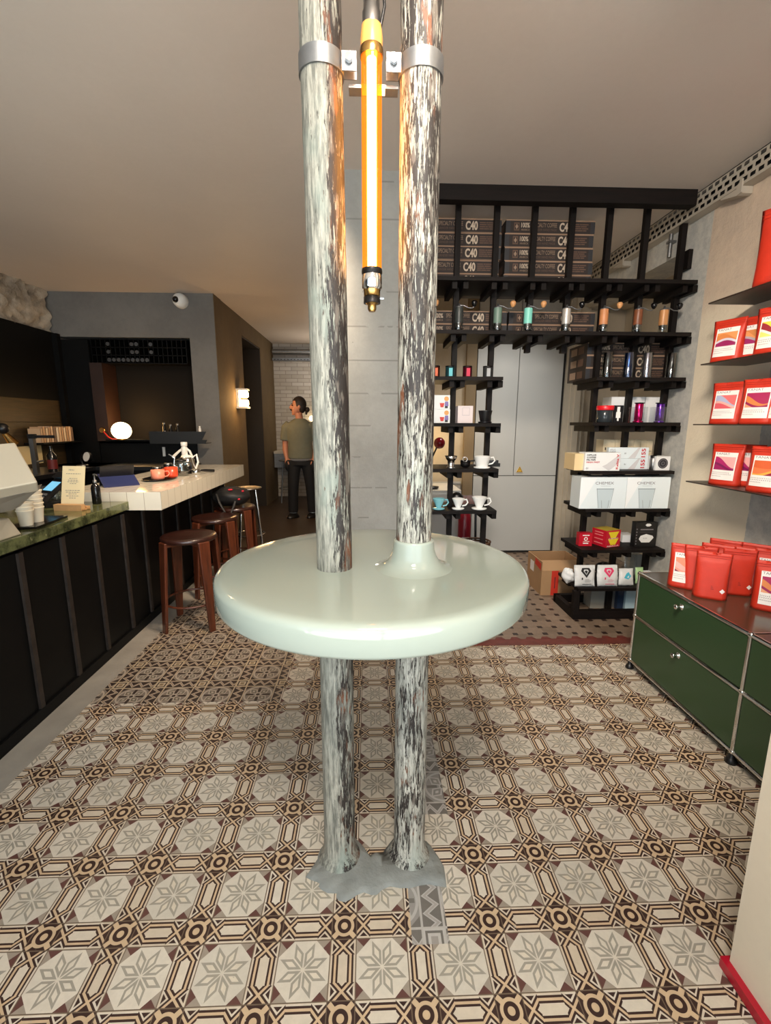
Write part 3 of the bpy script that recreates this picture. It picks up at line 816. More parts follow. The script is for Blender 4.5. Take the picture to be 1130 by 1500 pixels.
a = MB(); a.lathe([(.045, 0), (.05, .006), (.053, .05), (.046, .10), (.04, .12), (.038, .12), (.044, .1), (.05, .05), (.046, .008), (0, .006)], M_GLASS, 28); a.build('jug', t)
a = MB(); a.lathe([(.038, .12), (.042, .122), (.042, .134), (.015, .142), (.012, .152), (0, .154)], M_BLK, 24); a.build('lid', t)
a = MB(); a.tube([(.045, 0, .11), (.08, 0, .11), (.085, 0, .06), (.053, 0, .04)], .006, M_BLK); a.build('handle', t)
a = MB(); a.lathe([(0, .007), (.045, .008), (.049, .035), (0, .036)], mat('coffee', (40, 22, 14), .2), 24); a.build('coffee', t)
t = thing('gooseneck_kettle', 'white handled pour-over kettle at the far end of the bar clutter', 'kettle', (-1.66, 4.30, BZ))
a = MB(); a.lathe([(.075, 0), (.08, .01), (.062, .12), (.05, .135)], M_CHROME, 28); a.build('kettle_body', t)
a = MB(); a.tube([(-.07, 0, .03), (-.12, 0, .06), (-.11, 0, .13), (-.16, 0, .16)], [.009, .008, .007, .006], M_CHROME); a.build('spout', t)
a = MB(); a.tube([(.05, 0, .13), (.09, 0, .16), (.10, 0, .09), (.075, 0, .03)], .009, M_WHITE); a.build('handle', t)
a = MB(); a.lathe([(.05, .135), (.045, .15), (.012, .156), (.012, .17), (0, .172)], M_WHITE, 20); a.build('lid', t)
t = thing('hand_press', 'white lever espresso press with sloping arms behind the glass server', 'coffee press', (-1.80, 4.62, BZ)); t.scale = (.85, .85, .85)
a = MB(); a.lathe([(.07, 0), (.075, .008), (.07, .02), (.03, .026)], M_WHITE, 28); a.build('base', t)
a = MB(); a.tube([(0, .045, .02), (0, .045, .26)], .012, M_WHITE); a.build('post', t)
a = MB(); a.lathe([(.032, .14), (.034, .15), (.034, .24), (.03, .25)], M_WHITE, 24); a.lathe([(.042, .12), (.042, .14), (.03, .142)], M_CHROME, 24); a.build('brew_cylinder', t)
a = MB(); a.tube([(.01, 0, .25), (-.06, 0, .20), (-.14, 0, .13)], [.012, .013, .016], M_WHITE); a.tube([(.0, 0, .25), (.06, 0, .2), (.085, 0, .12)], [.012, .013, .016], M_WHITE); a.build('lever', t)
a = MB(); a.lathe([(.02, .25), (.036, .262), (.036, .30), (.03, .305)], M_WHITE, 24); a.build('cap', t)
for (x, y, nm, lab, h) in ((-1.74, 3.86, 'bean_jar', 'small dark jar behind the pink cup on the bar', .07), (-1.70, 3.98, 'bean_jar', 'small dark jar behind the red cup on the bar', .09), (-1.60, 4.15, 'bean_jar', 'small dark jar to the right of the glass server', .06)):
    t = thing(nm, lab, 'jar', (x, y, BZ)); a = MB(); a.lathe([(.03, 0), (.034, .004), (.034, h), (.03, h+.006)], M_BLKG, 20); a.build('jar_body', t)
    a = MB(); a.lathe([(.031, h+.006), (.031, h+.018), (.0, h+.02)], M_STEEL, 20); a.build('lid', t)
t = thing('portafilter', 'chrome portafilter with black grip lying at the right of the bar clutter', 'portafilter', (-1.52, 4.12, BZ), .8)
a = MB(); a.lathe([(.034, .004), (.036, .01), (.036, .04), (.03, .04), (.03, .012)], M_CHROME, 24); a.build('basket', t)
a = MB(); a.tube([(.034, 0, .028), (.08, 0, .026), (.17, 0, .016)], [.007, .012, .013], M_BLK); a.build('grip', t)

# ---- niche: bottle rack, panel, shelf, globe lamp
t = thing('bottle_rack', 'black honeycomb bottle rack across the top of the niche', 'rack', (-2.65, 5.70, 2.095))
a = MB(); W_, H_ = 1.08, .262
nx, nz = 20, 3
for k in range(nx+1): x = -W_/2+W_*k/nx; a.box(x-.004, x+.004, 0, .2, 0, H_, M_BLACK)
for k in range(nz+1): z = H_*k/nz; a.box(-W_/2, W_/2, 0, .2, z-.004, z+.004, M_BLACK)
a.build('frame', t)
bot = MB(); bot.T = Matrix.Rotation(PI/2, 4, 'X'); bot.lathe([(.0, -.02), (.014, -.018), (.016, .0), (.02, .02), (.022, .1)][::-1], mat('bottle_foil', (92, 92, 94), .35, .6), 14)
b0_ = None
rows_ = {0: ('bottom', range(3, 12)), 1: ('middle', (3, 8, 9, 12)), 2: ('upper', (3, 8, 9, 12))}
ordn = ['first', 'second', 'third', 'fourth', 'fifth', 'sixth', 'seventh', 'eighth', 'ninth']
for j, (rn, ks) in rows_.items():
    for n_, k in enumerate(ks):
        loc = (-2.65-W_/2+W_*(k+.5)/nx, 5.80, 2.095+H_*(j+.42)/nz)
        lab = f'{ordn[n_]} bottle from the left in the {rn} row of the black niche rack'
        if b0_ is None: b0_ = tag(bot.build('wine_bottle', loc=loc), lab, 'bottle', 'bottles in the niche rack')
        else: dup(b0_, loc, lab)
a = MB(); a.box(-3.52, -3.20, 5.66, 5.70, .95, 2.34, M_BLACK); tag(a.build('cupboard_front', bevel=.004), 'tall flat black cupboard front at the left side of the niche', 'cupboard')
a = MB(); a.box(-3.20, -3.06, 5.64, 5.94, 1.20, 2.09, mat('burnt_oak', (46, 28, 20), .5, vary=.2, scale=8)); tag(a.build('niche_post', bevel=.003), 'broad brown post beside the round globe lamp in the niche', 'post')
a = MB(); a.box(-3.06, -2.06, 5.55, 5.94, 1.205, 1.222, M_BLACK); tag(a.build('niche_ledge'), 'thin black ledge under the globe lamp', 'ledge')
gc = on_y(178, 631, 5.58)
t = thing('globe_lamp', 'round opal globe lamp on a curved red arm in the black niche', 'lamp', tuple(gc))
a = MB(); a.ball((0, 0, 0), .108, M_GLOBE, rz=.10); a.build('globe', t)
a = MB(); a.lathe([(.055, -.108), (.06, -.10), (.05, -.088)], M_BRASS, 24); a.build('holder', t)
a = MB(); redarm = mat('coral_red_tube', (200, 50, 40), .35)
a.tube([(-.23, .045, .0), (-.20, .0, -.02), (-.15, -.01, -.075), (-.11, -.01, -.098), (-.04, 0, -.104)], .008, redarm); a.build('arm', t)
a = MB(); a.T = Matrix.Translation((-.235, .03, .005)) @ Matrix.Rotation(PI/2, 4, 'X'); a.lathe([(0, -.012), (.032, -.01), (.036, 0), (.03, .012)], M_BRASS, 24); a.build('wall_rose', t)
# protruding steel tray shelf
t = thing('steel_shelf', 'folded black steel shelf with open slanted end projecting past the niche', 'shelf', (-2.145, 5.35, 1.182))
a = MB(); ms = mat('black_folded_steel', (17, 17, 17), .5); a.box(-.315, .305, 0, .19, 0, .006, ms); a.prism([(-.315, 0), (.30, 0), (.325, .042), (.27, .045), (.32, .136), (-.315, .136)], 'y', -.006, 0, ms); a.box(-.315, -.309, 0, .19, 0, .136, ms); a.build('tray', t)
for nm, x, h, r in (('spice_jar', -2.33, .21, .018), ('spice_jar', -2.26, .19, .02), ('spice_jar', -2.18, .20, .02)):
    ps = {-2.33: 'leftmost', -2.26: 'middle', -2.18: 'rightmost'}[x]
    t = thing(nm, ps+' of three slim dark jars on the black steel shelf', 'jar', (x, 5.45, 1.189)); a = MB(); a.lathe([(r, 0), (r, h-.03), (r*.6, h-.02), (r*.6, h)], M_BLKG, 16); a.build('jar_body', t)
    a = MB(); a.lathe([(r*.7, h), (r*.7, h+.02), (0, h+.022)], M_STEEL, 14); a.build('cap', t)
a = MB(); a.lathe([(.013, 0), (.014, .004), (.014, .16), (.009, .17), (.009, .19)], M_WHITE, 16); tag(a.build('white_bottle', loc=(-1.93, 5.45, 1.189)), 'slim white bottle at the right end of the steel shelf', 'bottle')
p = on_y(238, 662, 5.62); a = MB(); a.box(-.015, .015, 0, .0195, -.055, .055, M_WHITE); tag(a.build('towel_hook', loc=(p.x, 5.66, p.z), bevel=.004), 'upright white hook plate on the black wall under the steel shelf', 'hook')
p = on_y(262, 439, 5.60)
t = thing('security_camera', 'white dome security camera high on the grey wall', 'camera', tuple(p))
a = MB(); a.T = Matrix.Rotation(PI/2, 4, 'X'); a.lathe([(0, .045), (.05, .03), (.075, -.005), (.08, -.05), (.08, -.08)][::-1], M_WHITE, 28, sx=1.); a.build('housing', t)
a = MB(); a.ball((-.022, -.035, -.005), .034, M_BLKG); a.build('lens', t)

# ---- left wall shelf and appliances
P0 = on_x(50, 650, -3.56); P1 = on_x(97, 650, -3.56)
a = MB(); a.box(-3.56, -3.36, 4.95, 5.62, 1.19, 1.205, M_BLACK); tag(a.build('wall_shelf'), 'short black wall shelf holding a row of pale books above the tap', 'shelf')
rr = random.Random(2)
y = 5.0; names = ['first', 'second', 'third', 'fourth', 'fifth', 'sixth', 'seventh', 'eighth', 'ninth', 'tenth', 'eleventh', 'twelfth', 'thirteenth', 'fourteenth']
cols = [(206, 172, 136), (190, 152, 116), (222, 196, 164), (176, 140, 108), (214, 180, 148), (120, 96, 80), (224, 208, 190)]
pg = mat('book_pages', (230, 218, 196), .8)
for i in range(13):
    wd_ = rr.choice((.03, .035, .04, .045)); h = .155+rr.uniform(-.012, .012)
    t = thing('book', names[i]+' pale book from the left on the black wall shelf', 'book', (-3.54, y, 1.205), group='books on the wall shelf')
    cm = mat('book_cover_%d' % (i % 7), cols[i % 7], .6)
    a = MB(); a.box(0, .13, 0, .003, 0, h, cm); a.box(0, .13, wd_-.003, wd_, 0, h, cm); a.box(.127, .13, 0, wd_, 0, h, cm); a.build('cover', t)
    a = MB(); a.box(.004, .127, .003, wd_-.003, .003, h-.004, pg); a.build('pages', t)
    y += wd_+.003
    if y > 5.54: break
t = thing('swivel_tap', 'tall square brushed steel tap rising from the back counter', 'tap', (-3.05, 4.35, .94))
a = MB(); a.box(-.02, .02, -.02, .02, 0, .36, M_STEEL); a.build('riser', t, .004)
a = MB(); a.box(-.025, .03, -.025, .025, .33, .37, M_BLK); a.box(.03, .20, -.014, .014, .335, .36, M_BLK); a.build('spout', t, .004)
a = MB(); a.tube([(.02, 0, .12), (.075, 0, .13)], .008, M_STEEL); a.build('lever', t)
t = thing('work_lamp', 'small black articulated lamp with pale round head on the back counter', 'lamp', (-3.2, 5.3, .94))
a = MB(); a.lathe([(.06, 0), (.06, .012), (.012, .02)], M_STEEL, 24); a.build('base', t)
a = MB(); a.tube([(0, 0, .015), (-.02, 0, .07), (.02, -.02, .12)], .009, M_BLK); a.build('arm', t)
a = MB(); a.T = Matrix.Translation((.07, -.03, .10)) @ Matrix.Rotation(-1.0, 4, 'Y') @ Matrix.Rotation(1.1, 4, 'X'); a.lathe([(.02, -.05), (.05, -.03), (.058, 0), (.058, .006)], M_BLK, 24); a.lathe([(.052, .006), (.0, .008)], M_WHITE, 24); a.build('head', t)
t = thing('wall_spotlight', 'black ball jointed wall lamp with pale cone at the left frame edge', 'lamp', tuple(on_x(4, 628, -3.3)))
a = MB(); a.ball((0, 0, 0), .05, M_BLK); a.build('joint', t)
a = MB(); a.tube([(0, 0, -.03), (.03, .07, -.14)], [.02, .045], M_BRASS, 20); a.build('shade', t)
a = MB(); a.tube([(0, 0, 0), (-.14, -.02, .05), (-.26, -.02, .05)], .012, M_BLK); a.build('bracket', t)
t = thing('drip_bottle', 'dark bottle with red label standing right of the steel tap', 'bottle', (-3.08, 4.62, .94))
a = MB(); a.lathe([(.04, 0), (.043, .005), (.043, .16), (.016, .2), (.016, .25)], M_BLKG, 24); a.build('bottle_body', t)
a = MB(); a.lathe([(.0436, .03), (.0436, .12)], mat('dark_red_label', (96, 26, 24), .5), 24); a.build('label', t)
t = thing('steel_canister', 'grey steel canister partly hidden behind the till terminal', 'canister', (-3.08, 4.0, .94))
a = MB(); a.lathe([(.07, 0), (.072, .004), (.072, .2), (.066, .206)], M_STEEL, 28); a.build('canister_body', t)
a = MB(); a.lathe([(.066, .206), (.05, .222), (.012, .226), (.012, .245), (0, .247)], M_STEEL, 24); a.build('lid', t)
a = MB(); a.box(-3.574, -3.56, 4.0, 5.2, .98, 1.17, mat('cream_splashback', (222, 200, 150), .5)); tag(a.build('splashback'), 'pale cream splashback strip on the wall behind the tap', 'splashback')

# ---- stools
def stool(x, y, rz, label, h=.655, r=.185):
    t = thing('wooden_stool', label, 'stool', (x, y, 0), rz, 'round wooden stools along the bar')
    a = MB(); a.lathe([(0, h-.034), (r-.012, h-.034), (r-.002, h-.028), (r, h-.018), (r-.002, h-.006), (r-.01, h), (r-.05, h-.003), (0, h-.006)], M_SEATW, 48); a.build('seat', t)
    for k in range(4):
        q = PI/4+k*PI/2
        u = Vector((math.cos(q), math.sin(q), 0)); v = Vector((-math.sin(q), math.cos(q), 0))
        rt, rb = r-.03, r+.035
        wt, wb, th = .042, .022, .011
        def c(rad, w, z, s1, s2): return tuple(u*(rad+s1*th)+v*(s2*w)+Vector((0, 0, z)))
        a = MB(); a.hexa([c(rb, wb, 0, -1, -1), c(rb, wb, 0, 1, -1), c(rb, wb, 0, 1, 1), c(rb, wb, 0, -1, 1), c(rt+.028, wt, h-.025, -1, -1), c(rt+.028, wt, h-.025, 1, -1), c(rt+.028, wt, h-.025, 1, 1), c(rt+.028, wt, h-.025, -1, 1)], M_WALNUT)
        a.hexa([c(rt-.08, wt, h-.055, 0, -1), c(rt+.02, wt, h-.055, 1, -1), c(rt+.02, wt, h-.055, 1, 1), c(rt-.08, wt, h-.055, 0, 1), c(rt-.08, wt, h-.035, 0, -1), c(rt+.02, wt, h-.035, 1, -1), c(rt+.02, wt, h-.035, 1, 1), c(rt-.08, wt, h-.035, 0, 1)], M_WALNUT)
        a.build('leg', t, .006, 3)
    a = MB(); n = 40; rad = r+.005
    a.tube([(rad*math.cos(2*PI*k/n), rad*math.sin(2*PI*k/n), .19) for k in range(n+1)], .008, M_WALNUT, 8, caps=False); a.build('foot_ring', t)
    return t
stool(-1.245, 3.155, .08, 'nearest of the round dark wooden stools under the white bar')
stool(-1.275, 3.80, .2, 'second round dark wooden stool, between the nearest one and the bag')
stool(-1.25, 4.30, .1, 'third round dark wooden stool, carrying a black bag')
def blob(mb, c, rx, ry, rz, m, seed, amp=.12, seg=28, rings=18):
    r = random.Random(seed); ph = [r.uniform(0, 6) for _ in range(6)]
    vs = []; fs = []
    for i in range(rings+1):
        th = PI*i/rings
        for k in range(seg):
            q = 2*PI*k/seg
            d = 1+amp*(math.sin(3*q+ph[0]+2*th)*.5+math.sin(5*q+ph[1])*math.sin(3*th+ph[2])*.4+math.sin(7*th+ph[3]+2*q)*.3)
            vs.append((c[0]+rx*math.sin(th)*math.cos(q)*d, c[1]+ry*math.sin(th)*math.sin(q)*d, c[2]-rz*math.cos(th)*d))
    fs = [(i*seg+k, i*seg+(k+1) % seg, (i+1)*seg+(k+1) % seg, (i+1)*seg+k) for i in range(rings) for k in range(seg)]
    mb.add(vs, fs, m, True)
t = thing('backpack', 'black backpack with small red patches slumped on the third wooden stool', 'bag', (-1.27, 4.29, .662))
nyl = mat('black_nylon', (20, 20, 21), .6, bump=.4, bscale=30)
a = MB(); blob(a, (0, 0, .085), .175, .155, .088, nyl, 3, .08); a.build('bag_body', t)
a = MB(); a.tube([(-.1, -.12, .12), (-.05, -.2, .05), (.02, -.2, -.09), (.06, -.16, .02), (.08, -.08, .13)], .012, nyl, 8, flat=.5); a.build('strap', t)
a = MB()
for (x, y, z, r) in ((.02, -.10, .158, .022), (.12, -.06, .14, .012), (.10, -.125, .075, .012)): a.ball((x, y, z), r, mat('crimson_patch', (190, 36, 54), .5), rz=.009)
a.build('patch', t)
def steel_stool(x, y, h, label, r=.14, rz=0., m=M_CHROME, seatm=M_STEEL):
    t = thing('steel_stool', label, 'stool', (x, y, 0), rz)
    a = MB(); a.lathe([(0, h-.014), (r, h-.014), (r+.004, h-.006), (r, h), (r-.01, h-.004), (0, h-.005)], seatm, 40); a.build('seat', t)
    for k in range(4):
        q = PI/4+k*PI/2; a = MB(); a.tube([((r-.04)*math.cos(q), (r-.04)*math.sin(q), h-.012), ((r+.04)*math.cos(q), (r+.04)*math.sin(q), 0)], .011, m); a.build('leg', t)
    a = MB(); n = 32; rad = r+.012; a.tube([(rad*math.cos(2*PI*k/n), rad*math.sin(2*PI*k/n), .25) for k in range(n+1)], .007, m, 8, caps=False); a.build('foot_ring', t)
    return t
steel_stool(-1.262, 4.86, .75, 'shiny metal stool with four splayed legs beyond the wooden stools', .135, .3)

# ---- passage
p = on_x(348, 584, -1.76)
t = thing('wall_lamp', 'double wall lamp with two lit glass cups on the passage wall', 'lamp', (-1.76, p.y, p.z))
for s in (1, -1):
    a = MB(); a.lathe([(.05, 0), (.062, .012), (.066, .06), (.055, .09), (.03, .10)] if s > 0 else [(.03, -.10), (.055, -.09), (.066, -.06), (.062, -.012), (.05, 0)], M_CUPL, 24, (.085, 0, .012*s)); a.build('glass_cup', t)
    a = MB(); a.box(.0, .15, -.07, .07, .118*s-.012, .118*s+.012, M_CERAM); a.build('bracket', t, .004)
a = MB(); a.box(.0, .03, -.05, .05, -.12, .12, M_CERAM); a.build('back_plate', t, .004)
t = thing('ventilation_pipe', 'shiny round steel duct crossing the back room under the ceiling', 'pipe', (-.95, 8.85, 2.69))
a = MB(); a.T = Matrix.Rotation(PI/2, 4, 'Y'); a.lathe([(.05, -.78), (.05, .84)], M_GALV, 28); a.lathe([(.054, .1), (.054, .14)], M_GALV, 28); a.build('duct', t)
t = thing('cable_tray', 'narrow perforated steel cable tray below the duct in the back room', 'cable tray', (-.95, 8.80, 2.56))
a = MB(); a.box(-.78, .84, 0, .12, -.03, -.026, M_GALV); a.box(-.78, .84, 0, .003, -.03, .02, M_GALV)
for k in range(26): a.box(-.75+k*.06, -.725+k*.06, -.002, 0, -.016, -.002, M_DKMETAL)
a.build('tray', t)
a = MB(); a.box(-1.74, -.35, 8.62, 9.03, .86, .905, mat('pale_laminate', (206, 198, 184), .5)); a.box(-1.74, -.35, 8.66, 8.68, .60, .86, M_GALV)
tag(a.build('wall_bench'), 'pale wall shelf behind the man in the back room', 'shelf')
steel_stool(-1.45, 8.42, .76, 'grey metal stool left of the man under the pale shelf', .16, .2, M_GALV, M_GALV)
a = MB(); a.box(-.97, -.95, 9.0, 9.03, .9, 2.5, M_BLK); tag(a.build('cable_duct'), 'thin black vertical conduit on the white brick back wall', 'conduit')
p = on_y(457, 613, 8.9)
t = thing('sconce', 'small glowing bulb on the back wall behind the man', 'lamp', tuple(p)); a = MB(); a.ball((0, 0, 0), .05, lampmat('lit_bulb', (255, 226, 170), 12.)); a.build('bulb', t)
a = MB(); a.tube([(0, .03, 0), (0, .12, 0)], .02, M_BRASS); a.build('socket', t)
# ------------------------------------------------------------------ the man in the back room
def person():
    fx, fy = -1.005, 6.95
    t = thing('person', 'man in sage t-shirt and black trousers, hands in pockets, looking left', 'person', (fx, fy, 0), 0)
    # heights in metres; x to the right of the picture, -y towards the camera
    body = MB(); m = M_SKIN
    hip = (.0, .0)
    def limb(pts, seg=14): body.tube([p[:3] for p in pts], [p[3] for p in pts], m, seg)
    # torso
    body.loft([((0, 0, .86), .15, .10), ((0, 0, .95), .155, .105), ((0, 0, 1.08), .14, .095), ((0, 0, 1.22), .155, .105), ((0, 0, 1.34), .175, .105), ((0, 0, 1.42), .16, .09), ((0, .01, 1.47), .09, .07)], m, 20)
    limb([(0, .01, 1.44, .062), (-.005, .005, 1.50, .055), (-.012, 0, 1.56, .055)])
    # head turned to the left, slightly towards the camera
    hx, hy, hz = -.015, 0, 1.655
    body.ball((hx+.012, hy, hz+.025), .098, m, .077, .112, 24, 16)
    body.ball((hx-.035, hy-.008, hz-.035), .062, m, .058, .085, 20, 12)
    # brow, nose, chin, ears
    limb([(hx-.086, hy-.012, hz+.03, .010), (hx-.104, hy-.015, hz+.005, .013), (hx-.116, hy-.017, hz-.018, .016), (hx-.098, hy-.014, hz-.03, .012)], 10)
    body.ball((hx-.070, hy-.012, hz-.105), .026, m, .026, .022)
    body.ball((hx-.094, hy-.014, hz-.066), .012, m, .022, .010)
    for s in (-1, 1): body.ball((hx+.025, hy+s*.078, hz-.005), .022, m, .012, .032)
    # arms: hanging, slightly bent, hands slipping into the pockets
    for s in (-1, 1):
        limb([(s*.165, .005, 1.40, .056), (s*.205, .01, 1.33, .055), (s*.222, .02, 1.20, .047), (s*.228, .03, 1.10, .042), (s*.225, .0, 1.02, .041), (s*.205, -.035, .92, .031), (s*.198, -.045, .885, .028)])
        px_, py_ = s*.192, -.055
        limb([(s*.198, -.045, .89, .030), (px_, py_, .85, .040), (px_, py_, .815, .036)])
        for f_, (dy, l, r_) in enumerate(((-.028, .062, .0095), (-.010, .072, .010), (.009, .068, .0095), (.026, .052, .0085))):
            limb([(px_, py_+dy, .83, r_), (px_-s*.006, py_+dy-.004, .83-l*.55, r_*.95), (px_-s*.016, py_+dy-.002, .83-l, r_*.8)], 8)
        limb([(px_-s*.01, py_-.03, .862, .012), (px_-s*.026, py_-.052, .838, .011), (px_-s*.032, py_-.052, .812, .009)], 8)
    # legs
    limb([(-.085, 0, .90, .09), (-.10, -.01, .72, .082), (-.115, -.02, .50, .060), (-.125, .0, .34, .056), (-.135, .02, .10, .040), (-.14, .02, .04, .042)])
    limb([(.085, 0, .90, .09), (.11, .0, .72, .082), (.135, .0, .50, .060), (.145, .02, .34, .056), (.15, .04, .10, .040), (.15, .04, .04, .042)])
    for x, y in ((-.14, .02), (.15, .04)): limb([(x, y, .045, .036), (x-.05, y-.06, .024, .022), (x-.085, y-.085, .018, .016)])
    b = body.build('body', t)
    r = b.modifiers.new('fuse', 'REMESH'); r.mode = 'VOXEL'; r.voxel_size = .0075; r.use_smooth_shade = True
    sm = b.modifiers.new('soft', 'SMOOTH'); sm.iterations = 3; sm.factor = .5
    def cloth(name, fn, mt, vox=.009, parent=t):
        mb = MB(); fn(mb); o = mb.build(name, parent)
        r = o.modifiers.new('fuse', 'REMESH'); r.mode = 'VOXEL'; r.voxel_size = vox; r.use_smooth_shade = True
        s = o.modifiers.new('soft', 'SMOOTH'); s.iterations = 5; s.factor = .5
        return o
    def tee(mb):
        mb.loft([((0, 0, .895), .185, .132), ((0, 0, .91), .188, .135), ((0, 0, 1.0), .185, .128), ((0, 0, 1.12), .178, .120), ((0, 0, 1.25), .188, .124), ((0, 0, 1.35), .198, .118), ((0, .005, 1.42), .172, .10), ((0, .01, 1.468), .098, .08), ((0, .01, 1.482), .078, .072)], M_TEE, 28)
        for s in (-1, 1): mb.tube([(s*.145, .005, 1.40), (s*.205, .01, 1.345), (s*.226, .018, 1.24), (s*.232, .022, 1.165)], [.072, .070, .066, .068], M_TEE, 18)
    cloth('t_shirt', tee, M_TEE)
    def hem(mb): mb.loft([((0, 0, .868), .170, .122), ((0, 0, .90), .178, .126)], mat('grey_jersey', (132, 132, 132), .85), 24)
    mb = MB(); hem(mb); mb.build('undershirt', t)
    def pants(mb):
        mb.loft([((0, 0, .80), .178, .125), ((0, 0, .87), .172, .122), ((0, 0, .90), .165, .118)], M_PANTS, 24)
        mb.tube([(-.088, 0, .86), (-.105, -.01, .72), (-.12, -.02, .50), (-.132, .0, .30), (-.142, .02, .085)], [.098, .094, .082, .078, .074], M_PANTS, 18)
        mb.tube([(.088, 0, .86), (.115, 0, .72), (.138, .0, .50), (.148, .02, .30), (.152, .04, .085)], [.098, .094, .082, .078, .074], M_PANTS, 18)
        for s in (-1, 1): mb.ball((s*.185, -.055, .80), .042, M_PANTS, .065, .09)
    cloth('trousers', pants, M_PANTS)
    for x, y, lab in ((-.14, .02, 0), (.15, .04, 1)):
        mb = MB(); mb.tube([(x, y, .05), (x, y, .10)], [.05, .047], M_WHITE, 18); mb.build('sock', t)
        def shoe(mb, x=x, y=y):
            mb.loft([((x-.035, y-.045, .0), .105, .052), ((x-.035, y-.045, .015), .108, .054), ((x-.03, y-.035, .04), .095, .048), ((x-.005, y-.01, .07), .06, .046)], M_BLK, 24)
        mb = MB(); mb.T = Matrix.Translation((x, y, 0)) @ Matrix.Rotation(.75, 4, 'Z') @ Matrix.Translation((-x, -y, 0)); shoe(mb); mb.build('shoe', t)
    # hair: swept back cap, bun at the nape, moustache and eyes
    def hair(mb):
        vs = []; seg = 30; rings = 14
        for i in range(rings+1):
            th = PI*.5*i/rings*1.18
            for k in range(seg):
                q = 2*PI*k/seg
                low = 1 if math.cos(q) < -.35 else 0     # hairline in front stays high
                tt = min(th, PI*.36) if low else th
                vs.append((hx+.018+.106*math.sin(tt)*math.cos(q), hy+.086*math.sin(tt)*math.sin(q), hz+.03+.118*math.cos(tt)))
        mb.add(vs, [(i*seg+k, (i+1)*seg+k, (i+1)*seg+(k+1) % seg, i*seg+(k+1) % seg) for i in range(rings) for k in range(seg)], M_HAIR, True)
    mb = MB(); hair(mb); mb.ball((hx+.055, hy, hz-.01), .062, M_HAIR, .078, .085); mb.build('hair', t)
    mb = MB(); mb.ball((hx+.135, hy-.005, hz-.045), .034, M_HAIR, .034, .04); mb.ball((hx+.118, hy-.005, hz-.085), .018, M_HAIR, .018, .035); mb.build('hair_bun', t)
    mb = MB(); mb.tube([(hx-.088, hy-.05, hz-.055), (hx-.106, hy-.016, hz-.046), (hx-.092, hy+.02, hz-.055)], [.006, .012, .006], M_HAIR, 10); mb.build('moustache', t)
    for s in (-.044, .016):
        mb = MB(); mb.ball((hx-.080+abs(s+.014)*.12, hy+s, hz+.014), .011, mat('eye_dark', (30, 22, 18), .2)); mb.tube([(hx-.082, hy+s-.016, hz+.036), (hx-.09, hy+s, hz+.04), (hx-.082, hy+s+.016, hz+.036)], .005, M_HAIR, 6); mb.build('eye', t)
person()
# ------------------------------------------------------------------ black shelving between the pier and the right wall
YF = 3.13
PX = [.345, .598, .854, 1.106, 1.358, 1.609, 1.861, 2.118]
PYc = 3.31
unit = thing('shelving_unit', 'black stained floor to ceiling wooden shelving unit on slim posts by the right wall', 'shelving', (1.2, 3.3, 0))
def U(mb, name, bevel=0.): 
    mb.T = Matrix(); o = mb.build(name, unit, bevel); o.matrix_parent_inverse = Matrix.Translation((-1.2, -3.3, 0)); return o
mb = MB(); mb.box(.275, 2.07, 3.13, 3.20, 2.772, CZ, M_BLACKWX); U(mb, 'top_beam')
for i, x in enumerate(PX):
    z0 = 0 if i in (0, 1, 2, 5, 6, 7) else 1.90
    z1 = 2.73 if i == 7 else CZ
    mb = MB(); mb.box(x-.0175, x+.0175, PYc-.02, PYc+.02, z0, z1, M_BLACKW); U(mb, 'post', .002)
boards = []
for z in (2.335, 2.013): boards.append((.275, 2.14, z, PX))
for z in (1.726, 1.429, 1.097, .830, .530, .241): boards.append((1.53, 2.14, z, PX[5:]))
for z in (1.722, 1.42, 1.111, .82): boards.append((.275, .898, z, PX[:3]))
BT = .023
for x0, x1, z, ps in boards:
    mb = MB(); mb.box(x0, x1, YF, 3.50, z-BT, z, M_BLACKWX); U(mb, 'shelf_board', .002)
    for x in ps:
        if x < .4: continue
        for s in (-1, 1):
            if z == .241 or (z == 1.097): y0 = 3.36
            else: y0 = 3.16
            x2 = x+s*.036
            if x2+.016 > 2.165: x2 = 2.149
            mb = MB(); mb.box(x2-.016, x2+.016, y0, 3.345 if (z == 2.013 and x > 1.5) else 3.48, z-BT-.042, z-BT-.0005, M_BLACKW); U(mb, 'bracket')
mb = MB(); mb.box(1.505, 2.14, 3.13, 3.17, 0, .065, M_BLACKWX); mb.box(1.505, 1.545, 3.17, 3.48, 0, .065, M_BLACKWX); mb.box(1.505, 2.14, 3.46, 3.5, 0, .065, M_BLACKWX); U(mb, 'plinth', .003)
mb = MB(); mb.box(1.505, 1.545, 3.135, 3.175, .065, .217, M_BLACKW); U(mb, 'corner_post')
mb = MB(); mb.box(2.137, 2.165, 3.25, 3.33, 2.44, 2.56, M_BLACKW); U(mb, 'spacer_block')

